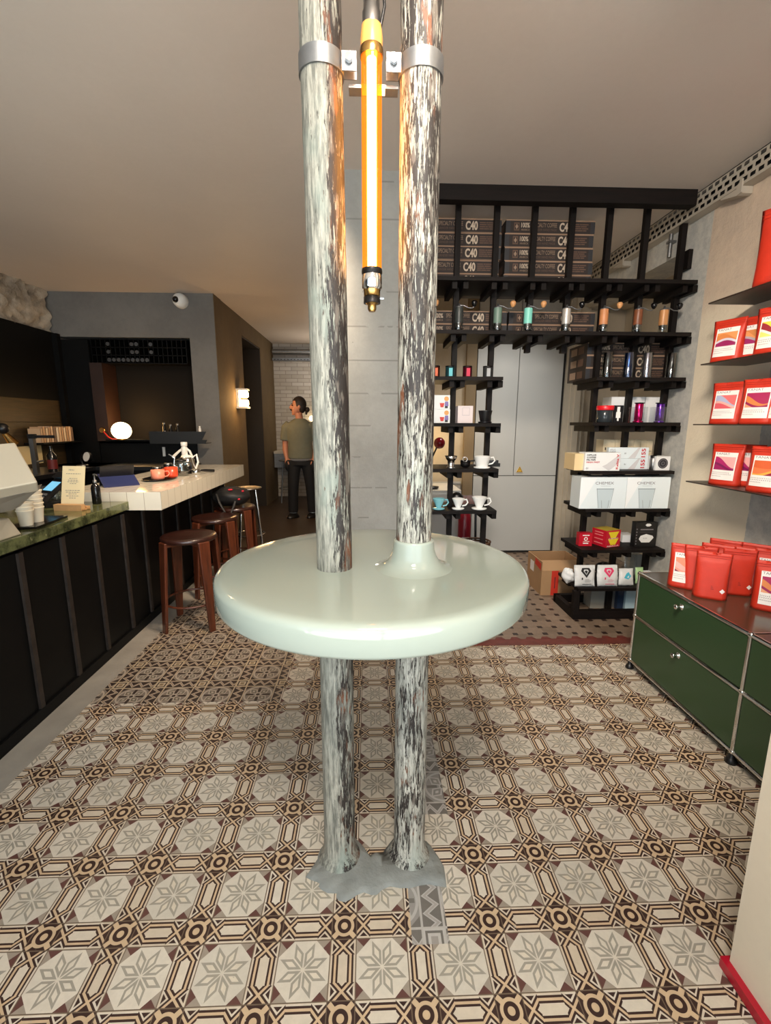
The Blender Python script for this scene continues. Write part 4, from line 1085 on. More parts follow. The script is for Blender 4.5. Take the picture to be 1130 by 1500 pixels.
# ---- coffee grinder cartons
CW, CHH, CD = .608, .0845, .30
def carton(cw=CW):
    a = MB(); w = cw
    a.box(0, w, 0, CD, 0, CHH, M_CARTON, top=M_CARTONE)
    a.front(0, w, CHH-.007, CHH, -.0006, M_CARTONE); a.front(0, w, 0, .003, -.0006, M_CARTONE)
    y = -.0012; zb, h = .017, .05
    a.front(0, .05*w, .004, CHH-.007, -.0008, M_INKD); a.front(.95*w, w, .004, CHH-.007, -.0008, M_INKD)
    # ornament square
    a.front(.09*w, .15*w, zb, zb+h, y, M_PRINTD); a.front(.10*w, .14*w, zb+.008, zb+h-.008, y-.0004, M_CARTON); a.poly([(.12*w, y-.0008, zb+.008), (.137*w, y-.0008, zb+h/2), (.12*w, y-.0008, zb+h-.008), (.103*w, y-.0008, zb+h/2)], M_PRINT)
    a.text('100%', h*.62, M_PRINTL, .17*w, zb+h*.38, y, .095*w, bold=.02); a.text('ARABICA', h*.24, M_PRINT, .17*w, zb, y, .095*w)
    a.text('SPECIALTY COFFEE', h*.52, M_PRINT, .30*w, zb+h*.46, y, .27*w); a.text('GRINDER HAND MADE', h*.3, M_PRINTD, .30*w, zb, y, .27*w)
    a.text('C40', h*1.12, M_PRINTL, .60*w, zb-.003, y, .135*w, bold=.035)
    for k in range(4):
        z = zb+k*h/4+.002
        a.front(.755*w, .755*w+(.17 if k % 2 else .15)*w, z, z+h/4-.005, y, M_PRINTD)
        a.front(.80*w+.01*k, .80*w+.01*k+.002, z, z+h/4-.005, y-.0004, M_CARTON); a.front(.86*w-.008*k, .862*w-.008*k+.002, z, z+h/4-.005, y-.0004, M_CARTON)
    # left end
    x = -.0012
    a.add([(x, .05, zb), (x, .14, zb), (x, .14, zb+h), (x, .05, zb+h)], [(3, 2, 1, 0)], M_PRINTD); a.add([(x, .16, zb), (x, .26, zb), (x, .26, zb+h), (x, .16, zb+h)], [(3, 2, 1, 0)], M_PRINT)
    return a
cr0 = None
rr = random.Random(11)
def stackof(x, y, z, n, where, group, wobble=.006):
    global cr0
    nm = {1: [''], 2: ['lower', 'upper'], 3: ['bottom', 'middle', 'top'], 5: ['bottom', 'second', 'third', 'fourth', 'topmost']}[n]
    for k in range(n):
        loc = (x+rr.uniform(-wobble, wobble), y+rr.uniform(-.004, .004), z+.0005+k*(CHH+.0005))
        lab = f'{nm[k]} dark printed carton in the {where}'
        if cr0 is None: cr0 = tag(carton().build('carton', loc=loc), lab, 'carton', group)
        else: c = dup(cr0, loc, lab); c['group'] = group
stackof(.930, 3.36, 2.335, 5, 'right hand stack under the ceiling beam', 'cartons on the top shelf')
stackof(.292, 3.36, 2.335, 5, 'left hand stack under the ceiling beam', 'cartons on the top shelf')
stackof(.985, 3.37, 2.013, 2, 'right hand stack behind the hand mills', 'cartons behind the mills')
stackof(.368, 3.37, 2.013, 2, 'left hand stack behind the hand mills', 'cartons behind the mills')
stackof(1.552, 3.35, 1.726, 3, 'pile behind the four glass tubes', 'cartons behind the glass tubes', .002)

# ---- hand mills
def mill(px, bodym, knobm, label, metal=M_GALV):
    p = on_y(px, 470, 3.205)
    t = thing('hand_mill', label, 'coffee grinder', (p.x, 3.205, 2.013), 0, 'hand mills in a row')
    a = MB(); a.lathe([(.024, 0), (.027, .003), (.027, .052), (.024, .056)], M_GLASS, 20); a.build('jar', t)
    a = MB(); a.lathe([(.017, .03), (.024, .05), (.026, .058)], M_STEEL, 20); a.build('burr_cone', t)
    a = MB(); a.lathe([(.027, .056), (.0275, .058), (.0275, .148), (.0265, .152)], bodym, 28); a.build('mill_body', t)
    a = MB(); a.lathe([(.0265, .152), (.026, .158), (.008, .163), (.006, .178), (0, .18)], metal, 24); a.build('cap', t)
    a = MB(); a.tube([(0, 0, .168), (.03, -.004, .165), (.06, -.006, .15), (.085, -.008, .148), (.095, -.008, .158)], .0035, metal, 8); a.build('crank', t)
    a = MB(); a.lathe([(.005, .157), (.012, .163), (.018, .176), (.019, .188), (.012, .196), (0, .198)], knobm, 20, (.097, -.008, 0)); a.build('knob', t)
woodp = mat('pale_beech', (206, 150, 98), .45); woodr = mat('brown_walnut', (120, 70, 44), .4, vary=.2, scale=30); woodl = mat('zebrano', (192, 136, 86), .4, vary=.2, scale=40, stretch=(1, 1, .1))
mill(617, mat('ivory_sleeve', (208, 204, 196), .4), woodp, 'ivory hand mill mostly hidden behind the right pole')
mill(672.5, mat('anthracite_sleeve', (54, 58, 56), .4), M_BLKG, 'anthracite hand mill with black knob beside the right pole')
mill(729, mat('grey_green_sleeve', (104, 128, 116), .4), woodp, 'grey green hand mill with a beech knob')
mill(773.5, mat('mint_sleeve', (126, 206, 190), .4), woodp, 'bright mint green hand mill with a beech knob')
mill(829.5, mat('silver_sleeve', (206, 200, 192), .3, .5), M_BLKG, 'silver white hand mill with a black knob')
mill(884.5, mat('beech_sleeve', (196, 130, 84), .45, vary=.1, scale=20), woodp, 'light orange wooden hand mill with beech knob')
mill(934.5, woodr, M_BLKG, 'dark walnut hand mill with black knob, second from the wall')
mill(972, woodl, M_BLKG, 'striped wooden hand mill nearest the right wall')

# ---- right unit, upper levels
def cyl(name, label, cat, px, Y, z, prof, m, group=None, seg=24, extra=None):
    p = on_y(px, 600, Y); t = thing(name, label, cat, (p.x*1., Y, z), 0, group)
    return t
def xat(px, z, Y):
    q = on_y(px, 600, Y)
    for _ in range(4):
        # find the pixel row of this height so that the column is read at that row
        d = Vector((q.x, Y, z))-Vector((0, 0, CH)); yy = 750-FPX*d.dot(_up)/d.dot(_fw); q = on_y(px, yy, Y)
    return q.x
for px, colr, lab in ((890, (40, 44, 46), 'black'), (921, (36, 66, 120), 'dark blue'), (948, (176, 168, 178), 'pale silver'), (984, (60, 60, 62), 'grey')):
    x = xat(px, 1.80, 3.19)
    t = thing('brew_tube', f'{lab} metal brewing tube in a clear case below the mills', 'coffee maker', (x, 3.19, 1.726), 0, 'metal tubes in clear cases')
    a = MB(); a.lathe([(.026, 0), (.027, .004), (.027, .16), (.026, .162)], mat('tube_'+lab.replace(' ', '_'), colr, .2, .9), 24); a.build('tube', t)
    a = MB(); a.lathe([(.034, 0), (.034, .165), (.033, .166), (0, .167)], M_GLASS, 24); a.build('case', t)
Z4 = 1.429
def wbox(name, label, cat, px0, px1, z, h, Y, d, m, bev=.002, group=None):
    x0, x1 = xat(px0, z+h/2, Y), xat(px1, z+h/2, Y)
    t = thing(name, label, cat, ((x0+x1)/2, Y, z+.0005), 0, group)
    w = (x1-x0)/2
    a = MB(); a.box(-w, w, 0, d, 0, h, m); a.build('box_body', t, bev)
    return t, w
t, w = wbox('white_box', 'tall white box behind the red lidded jar', 'box', 895, 914, Z4, .18, 3.345, .13, M_WMATT)
a = MB(); a.add([(-w-.0008, .05, .10), (-w-.0008, .058, .10), (-w-.0008, .058, .125), (-w-.0008, .05, .125)], [(3, 2, 1, 0)], M_INKD); a.build('slot', t)
wbox('white_box', 'left of two white boxes behind the pink tube', 'box', 922.5, 944, Z4, .18, 3.345, .13, M_WMATT)
wbox('white_box', 'right of two white boxes behind the purple tube', 'box', 945, 968, Z4, .18, 3.345, .13, M_WMATT)
x = xat(886, Z4+.04, 3.19); t = thing('storage_jar', 'dark jar with a bright red lid', 'jar', (x, 3.19, Z4))
a = MB(); a.lathe([(.046, 0), (.05, .004), (.05, .082), (.046, .085)], mat('smoked_jar', (46, 52, 56), .15), 28); a.build('jar_body', t)
a = MB(); a.lathe([(.055, .082), (.0565, .085), (.0565, .108), (.053, .112), (0, .113)], mat('signal_red', (214, 24, 36), .35), 28); a.build('lid', t)
x = xat(906, Z4+.05, 3.20); t = thing('pocket_press', 'small black box with a white portable press picture next to the red lid', 'box', (x, 3.20, Z4))
a = MB(); a.box(-.034, .034, 0, .07, 0, .115, M_BLK); a.build('box_body', t, .002)
a = MB(); a.front(-.006, .006, .01, .03, -.001, M_WHITE); a.front(-.016, .016, .03, .07, -.001, M_WHITE); a.front(-.010, .010, .07, .105, -.001, M_WHITE); a.build('picture', t)
for px, colr, lab in ((936, (214, 34, 110), 'pink'), (967, (104, 56, 170), 'purple')):
    x = xat(px, Z4+.06, 3.20); t = thing('hand_grinder', f'shiny {lab} metal hand grinder in a clear box', 'coffee grinder', (x, 3.20, Z4), 0)
    a = MB(); a.lathe([(.032, .0), (.034, .006), (.024, .012), (.0235, .012), (.026, .016), (.026, .125), (.024, .128)], mat('anodised_'+lab, colr, .18, .85), 28); a.build('grinder_body', t)
    a = MB(); a.lathe([(.030, .128), (.033, .130), (.033, .134), (0, .136)], M_DKMETAL, 24); a.build('lid', t)
    a = MB(); a.box(-.055, .045, -.03, .03, .0, .105, M_FILM); a.build('case', t)
Z3 = 1.097
cream = mat('cream_carton', (226, 200, 152), .6); creamp = mat('pale_cream_carton', (222, 206, 174), .6)
t, w = wbox('cream_box', 'plain cream box at the left end of the filter shelf', 'box', 842, 857, Z3, .115, 3.17, .17, cream)
t, w = wbox('filter_box', 'white and red filter paper box at the front with text 01', 'box', 857, 909, Z3, .125, 3.145, .10, M_WMATT)
grayp = mat('soft_grey_print', (206, 204, 206), .6)
a = MB(); y = -.0016
a.poly([(0, y+.0006, .03), (.05, y+.0006, .0), (w, y+.0006, .06), (w, y+.0006, .12), (.03, y+.0006, .045)], grayp)
for k, (s, m_) in enumerate((('HIPLUS', M_INKD), ('COFFEE', M_INKD), ('FILTER', M_INKD))): a.text(s, .0115, m_, -w+.012, .103-k*.0165, y, .065, bold=.03)
a.text('HIGH FAST', .0115, M_INKR, -w+.012, .103-3*.0165, y, .095, bold=.03); a.text('01', .014, M_INKD, -w+.012, .010, y)
a.text('Kalita V', .016, M_INKR, w-.012, .01, y, .105, rot=1, bold=.03); a.build('print', t)
def box155(k, lab):
    t, w = wbox('filter_box', lab, 'box', 892, 950.5 if k else 949, Z3+k*.078, .077, 3.252, .035, mat('ice_blue_card', (222, 232, 236), .55))
    a = MB(); y = -.0012
    a.text('155', .03, M_INKR, w-.022, .008, y, .062, rot=1, bold=.03); a.text('HIPLUS', .009, M_INK, -w+.008, .058, y); a.text('COFFEE', .009, M_INK, -w+.008, .045, y)
    a.text('01', .011, M_INKD, -.03, .03, y)
    a.poly([(0, y+.0005, .0), (.05, y+.0005, .0), (.085, y+.0005, .077), (.07, y+.0005, .077)], grayp); a.build('print', t)
box155(0, 'lower white box marked 155 in red'); box155(1, 'upper white box marked 155 in red')
t, w = wbox('cream_box', 'cream box with dark slot behind the HIPLUS filter box', 'box', 883, 900, Z3, .205, 3.37, .11, creamp); a = MB(); a.front(-.03, -.022, .13, .15, -.001, M_INKD); a.build('slot', t)
wbox('cream_box', 'narrow cream box right of the slotted cream box', 'box', 900.5, 909, Z3, .205, 3.37, .11, creamp)
for i, (p0, p1, lab) in enumerate(((917, 927, 'left'), (927.5, 937, 'second'), (937.5, 946, 'third'), (946.5, 955, 'rightmost'))):
    t, w = wbox('cream_box', f'{lab} cream box in the row behind the boxes marked 155', 'box', p0, p1, Z3, .205, 3.37, .11, creamp, group='cream boxes in a row')
    a = MB(); a.front(-w+.006, w-.006, .12, .125, -.001, M_INK); a.build('print', t)
x = xat(957, Z3+.05, 3.21); t = thing('small_jar', 'small clear grey jar beside the boxes marked 155', 'jar', (x, 3.21, Z3)); a = MB(); a.lathe([(.02, 0), (.022, .003), (.022, .08), (.018, .085)], M_STEEL, 20); a.build('jar_body', t); a = MB(); a.lathe([(.02, .085), (.02, .102), (0, .104)], M_BLK, 20); a.build('lid', t)
t, w = wbox('dripper_box', 'small white box printed with a round dark dripper', 'box', 961, 982, Z3, .098, 3.17, .10, M_WMATT)
a = MB(); disc = lambda r, n=24: [(r*math.cos(2*PI*k/n), r*math.sin(2*PI*k/n)) for k in range(n)]
for r, m_, e in ((.036, M_INKD, 0), (.030, M_INK, 1), (.026, M_INKD, 2), (.012, M_INK, 3), (.009, M_INKD, 4)): a.poly([(p[0], -.001-e*.0004, .049+p[1]) for p in disc(r)], m_)
a.build('print', t)
wbox('black_box', 'black box standing behind the white box with the round print', 'box', 969, 983, Z3, .17, 3.36, .1, M_BLK)
Z2 = .83
for i, (p0, p1, lab) in enumerate(((850, 917.5, 'left'), (918, 981, 'right'))):
    t, w = wbox('carafe_box', f'{lab} of the two large pale boxes printed with a glass carafe', 'box', p0, p1, Z2, .222, 3.135, .15, mat('carafe_box_card', (222, 232, 236), .5), group=None)
    a = MB(); y = -.0012; cx = .01 if i == 0 else -.015
    pale = mat('print_pale_blue', (192, 206, 212), .5); line = mat('print_line', (140, 150, 156), .5)
    a.poly([(-w, y+.0006, .0), (-w*.3, y+.0006, .22), (-w, y+.0006, .22)], mat('print_white', (236, 240, 242), .5))
    a.poly([(cx-.058, y, .145), (cx+.062, y, .145), (cx+.040, y, .004), (cx-.038, y, .004)], pale)
    for (xa, za, xb, zb) in ((-.058, .145, -.038, .004), (.062, .145, .044, .004), (.035, .06, .032, .004), (-.02, .06, -.012, .004)):
        a.poly([(cx+xa, y-.0004, za), (cx+xa+.003, y-.0004, za), (cx+xb+.003, y-.0004, zb), (cx+xb, y-.0004, zb)], line)
    a.front(cx-.058, cx+.062, .137, .141, y-.0004, line); a.front(cx-.03, cx+.04, .160, .1615, y-.0004, line)
    a.text('CHEMEX', .019, M_INK, cx-.07, .172, y-.0006, .13); a.build('print', t)
Z1 = .53
x = xat(858, Z1+.06, 3.25)
red = mat('tin_red', (190, 24, 44), .4)
t, w = wbox('filter_tin', 'small red box with white print at the left of the low shelf', 'box', 849, 868, Z1, .098, 3.235, .052, red)
a = MB(); a.poly([(p[0]*1., -.001, .055+p[1]) for p in disc(.014)], M_WHITE); a.front(-.026, .026, .078, .085, -.001, M_WHITE); a.front(-.02, .02, .018, .026, -.001, M_WHITE); a.front(-.02, .028, .034, .037, -.001, M_WHITE); a.poly([(p[0], -.0014, .055+p[1]) for p in disc(.008)], red); a.build('print', t)
x0 = xat(893, Z1+.06, 3.22)
t = thing('filter_pack', 'red and yellow filter paper box turned towards the green bags shelf', 'box', (x0, 3.27, Z1+.0005), .32)
t['label'] = 'red and yellow filter paper box on the low shelf'
yel = mat('print_yellow', (232, 206, 40), .45)
a = MB(); a.box(-.068, .068, -.068, .068, 0, .125, red, top=mat('mustard_top', (196, 170, 60), .5)); a.build('box_body', t, .002)
a = MB(); y = -.0692
for z0 in (.016, .068): a.poly([(-.022, y, z0), (.022, y, z0), (.05, y, z0+.046), (-.05, y, z0+.046)], yel)
a.text('CAFEC', .010, M_LABEL, -.045, .060, y-.0006, .09); a.text('ABACA', .010, M_LABEL, -.058, .004, y-.0006, .115)
for z in (.02, .05, .08, .1): a.add([(-.0692, -.04, z), (-.0692, .04, z), (-.0692, .04, z+.008), (-.0692, -.04, z+.008)], [(3, 2, 1, 0)], mat('print_rose', (226, 120, 120), .5))
a.build('print', t)
t, w = wbox('white_box', 'small low white box behind the red and yellow box', 'box', 912, 930, Z1, .055, 3.34, .1, M_WMATT)
t, w = wbox('black_pack', 'black upright packet printed with a white filter cone', 'packet', 931, 962.5, Z1, .185, 3.20, .055, M_BLK)
a = MB(); y = -.0012; wv = mat('print_offwhite', (224, 224, 222), .5)
a.poly([(-.052, y, .06), (-.03, y, .035), (.03, y, .035), (.058, y, .07), (.05, y, .085), (.0, y, .098), (-.04, y, .085)], wv)
a.poly([(-.012, y, .165), (.0, y, .155), (.02, y, .155), (.034, y, .165), (.02, y, .176), (0, y, .176)], wv); a.front(-.045, .05, .128, .136, y, M_INK); a.front(-.05, .05, .112, .113, y, M_INK)
for k in range(6): a.front(-w+.006, -w+.014, .02+k*.022, .028+k*.022, y, M_INK)
a.text('FILTER', .008, M_INK, -.02, .062, y-.0005, .03); a.build('print', t)
Z0 = .241
def pouch(px, Y, w, h, m, label, prn, lean=.18, nm='filter_bag', rz=0.):
    x = xat(px, Z0+h/2, Y)
    t = thing(nm, label, 'packet', (x, Y, Z0+.001), rz)
    a = MB(); n = 10; vs = []; fs = []; r = random.Random(int(px))
    for j in range(n+1):
        v = j/n; z = v*h; dy = v*lean*h; th = .02*math.sin(PI*min(1, v*1.05))+.002
        for i in range(n+1):
            u = i/n*2-1; e = th*math.sqrt(max(0, 1-u**4)); x_ = u*w*(1+.03*math.sin(5*v+px)); vs.append((x_, dy-e+r.uniform(-.0015, .0015), z+r.uniform(-.002, .002)))
    N = (n+1)*(n+1)
    for j in range(n+1):
        v = j/n; z = v*h; dy = v*lean*h; th = .02*math.sin(PI*min(1, v*1.05))+.002
        for i in range(n+1):
            u = i/n*2-1; e = th*math.sqrt(max(0, 1-u**4)); vs.append((u*w*(1+.03*math.sin(5*v+px)), dy+e, z))
    for j in range(n):
        for i in range(n):
            q = j*(n+1)+i; fs.append((q, q+1, q+n+2, q+n+1)); fs.append((N+q+n+1, N+q+n+2, N+q+1, N+q))
    for j in range(n):
        q = j*(n+1); fs.append((q, q+n+1, N+q+n+1, N+q)); q += n; fs.append((q+n+1, q, N+q, N+q+n+1))
    for i in range(n): fs.append((i+1, i, N+i, N+i+1)); q = n*(n+1)+i; fs.append((q, q+1, N+q+1, N+q))
    a.add(vs, fs, m, True); a.build('bag_body', t)
    if prn:
        a = MB()
        def mp(x, y, z):
            v = z/h; u = max(-1, min(1, x/w)); th = .02*math.sin(PI*min(1, v*1.05))+.002
            return (x, v*lean*h-th*math.sqrt(max(0, 1-u**4))-.004, z)
        prn(a, mp, w, h); a.build('print', t)
    return t
filmw = mat('white_filter_pack', (222, 224, 224), .3, bump=.3, bscale=40)
def shield(colr):
    m_ = mat('print_%d_%d_%d' % colr, colr, .5)
    def f(a, mp, w, h):
        P = lambda pts: a.poly([mp(x*w, 0, z*h) for x, z in pts], m_)
        P([(-.45, .75), (.05, .45), (.05, .58), (-.2, .75)]); P([(.55, .75), (.05, .45), (.05, .58), (.3, .75)]); P([(-.45, .75), (-.2, .75), (-.12, .82), (-.3, .88)]); P([(.55, .75), (.3, .75), (.22, .82), (.4, .88)]); P([(-.3, .88), (-.12, .82), (.22, .82), (.4, .88)])
        P([(-.12, .74), (.05, .62), (.22, .74), (.05, .78)])
        P([(-.42, .36), (-.30, .36), (-.30, .46), (-.42, .46)])
        for k, l in enumerate((.5, .6, .42)): P([(-.1, .24+k*.06), (-.1+l, .24+k*.06), (-.1+l, .25+k*.06), (-.1, .25+k*.06)])
        P([(-.3, .11), (.6, .11), (.6, .14), (-.3, .14)])
    return f
pouch(858, 3.17, .076, .155, filmw, 'white filter paper bag with a black fan logo', shield((34, 34, 36)))
pouch(891.5, 3.17, .076, .155, filmw, 'white filter paper bag with a pink fan logo', shield((222, 60, 106)))
def cone(a, mp, w, h):
    m_ = mat('print_aqua', (70, 180, 206), .5); a.poly([mp(-.5*w, 0, .5*h), mp(.1*w, 0, .42*h), mp(.5*w, 0, .6*h), mp(.25*w, 0, .82*h), mp(-.1*w, 0, .75*h)], m_); a.poly([mp(-.1*w, 0, .55*h)[:1]+(mp(0, 0, .55*h)[1]-.001,)+mp(0, 0, .55*h)[2:], mp(.1*w, 0, .5*h)[:1]+(mp(0, 0, .5*h)[1]-.001,)+mp(0, 0, .5*h)[2:], mp(.2*w, 0, .65*h)[:1]+(mp(0, 0, .65*h)[1]-.001,)+mp(0, 0, .65*h)[2:]], M_WHITE)
pouch(918.5, 3.18, .055, .125, filmw, 'small white filter bag with a light blue cone print', cone)
x = xat(833, Z0+.05, 3.27); t = thing('filter_bag', 'crumpled white filter bag at the left end of the bottom shelf', 'packet', (x, 3.27, Z0)); a = MB(); blob(a, (0, 0, .052), .045, .05, .052, filmw, 21, .22); a.build('bag_body', t)
pouch(925, 3.30, .06, .20, M_FILM, 'tall clear cellophane bag behind the blue printed filter bag', None)
pouch(938, 3.22, .03, .12, mat('pale_green_pack', (170, 206, 150), .4), 'pale green packet beside the blue printed filter bag', None)
x = xat(885, Z0+.15, 3.42); t = thing('dark_pack', 'dark folded packet lying behind the black logo filter bag', 'packet', (x, 3.40, Z0)); a = MB(); blob(a, (0, 0, .062), .07, .045, .05, mat('dark_film', (48, 46, 46), .3), 8, .15); a.build('bag_body', t)
t, w = wbox('white_box', 'small white box with grey print beside the green cabinet corner', 'box', 944, 956, Z0, .08, 3.24, .06, M_WMATT); a = MB(); a.front(-.02, .02, .03, .05, -.001, M_INK); a.build('print', t)
t, w = wbox('grey_box', 'pale grey box at the back of the bottom shelf', 'box', 923, 940, Z0, .165, 3.42, .07, mat('pale_grey_box', (170, 172, 168), .5))
# on the floor below
t, w = wbox('clear_tub', 'clear plastic tub under the bottom shelf', 'container', 866, 886, 0.001, .165, 3.33, .12, mat('milky_plastic', (150, 148, 140), .3))
t, w = wbox('grey_tub', 'dim grey tub beside the clear tub under the shelf', 'container', 892, 902, 0.001, .16, 3.34, .1, mat('dull_grey_plastic', (110, 108, 104), .4))
t, w = wbox('blue_tub', 'pale blue container under the shelf next to the green cabinet', 'container', 917, 934, 0.001, .175, 3.30, .12, mat('ice_blue_plastic', (178, 206, 220), .3))
t, w = wbox('navy_bag', 'dark blue packet left of the pale blue container', 'packet', 905, 914, 0.001, .17, 3.30, .08, mat('navy_film', (36, 50, 74), .3))

# ---- left unit
tins = (((638, (214, 90, 40), 'orange'), (659.5, (96, 190, 200), 'cyan'), (685, (204, 40, 76), 'crimson'), (714.5, (170, 172, 174), 'silver')))
for px, colr, lab in tins:
    x = xat(px, 1.76, 3.2); t = thing('coffee_tin', f'small dark glass tin with {lab} label on the upper left shelf', 'tin', (x, 3.2, 1.722), 0, 'small tins on the upper left shelf')
    a = MB(); a.lathe([(.03, 0), (.031, .003), (.031, .066), (.029, .068)], mat('tin_'+lab, tuple(int(c*.35) for c in colr), .2, .3), 24); a.build('tin_body', t)
    a = MB(); a.lathe([(.031, .066), (.032, .068), (.032, .074), (0, .075)], M_DKMETAL, 24); a.build('lid', t)
    a = MB(); a.front(-.012, .012, .006, .058, -.0318, mat('tin_label_'+lab, colr, .4)); a.build('label', t)
Zb = 1.42
for k, lab in enumerate(('lower', 'upper')):
    t, w = wbox('picture_box', f'{lab} white box printed with a colourful figure and red cup', 'box', 632, 659.5, Zb+k*.093, .092, 3.20, .12, M_WMATT)
    a = MB(); y = -.0012
    a.poly([(.0, y, .012), (.02, y, .012), (.026, y, .04), (-.006, y, .04)], mat('print_red', (206, 60, 50), .5))
    a.poly([(.04+p[0], y, .068+p[1]) for p in disc(.016, 14)], mat('print_blond', (222, 160, 90), .5)); a.poly([(.028, y, .02), (.055, y, .02), (.052, y, .05), (.03, y, .05)], mat('print_violet', (126, 110, 170), .5)); a.front(.03, .05, .006, .02, y, M_INKD)
    a.build('print', t)
t, w = wbox('white_box', 'pale pinkish square box between the two posts of the left shelves', 'box', 671, 693, Zb, .115, 3.20, .11, mat('blush_card', (222, 210, 210), .6)); a = MB(); a.front(-.022, .03, .05, .105, -.001, mat('print_greyrose', (200, 190, 194), .5)); a.front(-.018, .026, .055, .1, -.0014, mat('blush_card', (222, 210, 210), .6)); a.build('print', t)
def dripper(px, z, label, m, r=.05, h=.075, Y=3.2, flat=False, handle=True, base=True):
    x = xat(px, z+h/2, Y); t = thing('coffee_dripper', label, 'coffee dripper', (x, Y, z))
    rb = r*.72 if flat else r*.42
    prof = [(rb*.95, .012), (rb, .016), (r*.98, h-.004), (r, h), (r*.93, h), (rb*.85, .022), (0, .02)]
    a = MB(); a.lathe(prof, m, 32)
    if not flat:
        for k in range(12):
            q = 2*PI*k/12; a.tube([(rb*.8*math.cos(q), rb*.8*math.sin(q), .025), (r*.93*math.cos(q+.6), r*.93*math.sin(q+.6), h-.002)], .0015, m, 6)
    a.build('cone', t)
    if base: a = MB(); a.lathe([(0, 0), (r*.9, 0), (r*1.0, .006), (r*.98, .010), (r*.6, .013), (0, .013)], m, 36); a.build('saucer_base', t)
    if handle: a = MB(); a.tube([(r*.9, 0, h*.86), (r*1.35, 0, h*.9), (r*1.55, 0, h*.62), (r*1.25, 0, h*.38), (r*.66, 0, h*.3)], .0055, m, 8); a.build('handle', t)
    return t
dripper(711, Zb, 'black flat bottomed coffee dripper at the end of the shelf', M_BLK, .048, .085, flat=True, handle=False)
Zc = 1.111
dripper(706.5, Zc, 'white wide dripper beside the metal servers', M_CERAM, .058, .085, Y=3.19, flat=True)
x = xat(661, Zc+.03, 3.2); t = thing('metal_dripper', 'small mirrored metal dripper stand by the second post', 'coffee dripper', (x, 3.2, Zc)); a = MB(); a.lathe([(.03, 0), (.032, .006), (.024, .012), (.024, .05), (.034, .062), (.045, .085), (.043, .085), (.022, .05), (.0, .03)], M_CHROME, 28); a.build('cone', t)
x = xat(682, Zc+.03, 3.25); t = thing('tea_strainer', 'dark metal handled strainer lying between the metal and white drippers', 'strainer', (x, 3.25, Zc)); a = MB(); a.lathe([(.02, 0), (.034, .012), (.036, .05), (.034, .05), (.03, .014), (0, .008)], M_DKMETAL, 24); a.build('bowl', t); a = MB(); a.tube([(.034, 0, .045), (.07, -.01, .05), (.13, -.02, .03)], .006, M_BLK, 8); a.build('handle', t); a = MB(); n = 20; a.tube([(-.012+.016*math.cos(2*PI*k/n), -.045, .06+.016*math.sin(2*PI*k/n)) for k in range(n+1)], .003, M_CHROME, 6, caps=False); a.tube([(-.012, -.045, .044), (-.008, -.034, .03)], .003, M_CHROME, 6); a.build('ring', t)
x = xat(722, Zc+.03, 3.36); t = thing('scale', 'black kitchen scale at the back of the dripper shelf', 'scale', (x-.03, 3.36, Zc)); a = MB(); a.box(-.07, .07, -.06, .06, 0, .025, M_BLK); a.build('scale_body', t, .004); a = MB(); a.box(-.06, .06, -.045, .055, .025, .045, M_BLKG); a.build('plate', t, .004)
Zd = .82
dripper(643, Zd, 'sky blue cone dripper with handle beside the right pole', M_BLUEC, .044, .078, Y=3.19)
dripper(671.5, Zd, 'small white cone dripper between the blue and the large white one', M_CERAM, .044, .078, Y=3.19)
dripper(702.5, Zd, 'large white cone dripper at the end of the lowest left shelf', M_CERAM, .054, .088, Y=3.19)
x = xat(672, Zd+.05, 3.38); t = thing('wooden_tray', 'reddish brown wooden tray with a black grip behind the white drippers', 'tray', (x+.06, 3.40, Zd)); a = MB(); a.T = Matrix.Rotation(-.9, 4, 'X'); a.box(-.03, .07, 0, .012, 0, .09, M_WALNUT); a.build('board', t, .003); a = MB(); blob(a, (-.07, 0, .045), .05, .04, .045, M_BLK, 4, .06); a.build('grip', t)
# desk lamp in the alcove
t = thing('reading_lamp', 'small lamp with a dark red ball head glowing on the alcove wall', 'lamp', (.62, 4.45, 0.80))
a = MB(); a.lathe([(.07, 0), (.072, .012), (.015, .02)], M_BLK, 24); a.build('base', t)
a = MB(); a.tube([(0, 0, .01), (-.02, 0, .25), (.06, .02, .42)], .008, M_BLK); a.build('arm', t)
p = on_y(644, 649, 4.45); v = Vector(p)-Vector((.62, 4.45, .80))
a = MB(); a.ball(tuple(v), .055, mat('dark_red_gloss', (120, 14, 26), .2)); a.tube([(.06, .02, .42), tuple(v)], .012, M_BLK); a.build('head', t)
# cupboard carrying the lamp, extinguisher, basket
t = thing('low_cabinet', 'low pale cabinet under the alcove lamp behind the left shelves', 'cabinet', (.62, 4.50, 0))
a = MB(); a.box(-.32, .27, -.18, .40, 0, .79, M_CUPB); a.build('cabinet_body', t, .003)
for z0, z1 in ((.05, .33), (.34, .56), (.57, .76)): a = MB(); a.box(-.31, .26, -.20, -.18, z0, z1, M_CUPB); a.build('drawer', t, .003)
x = xat(679, .45, 4.15); t = thing('fire_extinguisher', 'red fire extinguisher standing behind the left shelf posts', 'fire extinguisher', (x, 4.1, 0))
a = MB(); a.lathe([(.05, 0), (.058, .01), (.06, .03), (.06, .56), (.05, .61), (.03, .635), (.028, .66)], mat('crimson_cylinder', (140, 16, 36), .3), 32); a.build('cylinder', t)
a = MB(); a.lathe([(.026, .66), (.03, .67), (.03, .70), (.012, .71)], M_BLK, 20); a.box(-.02, .09, -.012, .012, .70, .715, M_BLK); a.box(-.02, .085, -.012, .012, .735, .745, M_BLK); a.build('valve', t)
a = MB(); a.tube([(.02, -.01, .69), (.09, -.03, .65), (.10, -.03, .3), (.098, -.02, .12)], .011, M_BLK); a.build('hose', t)
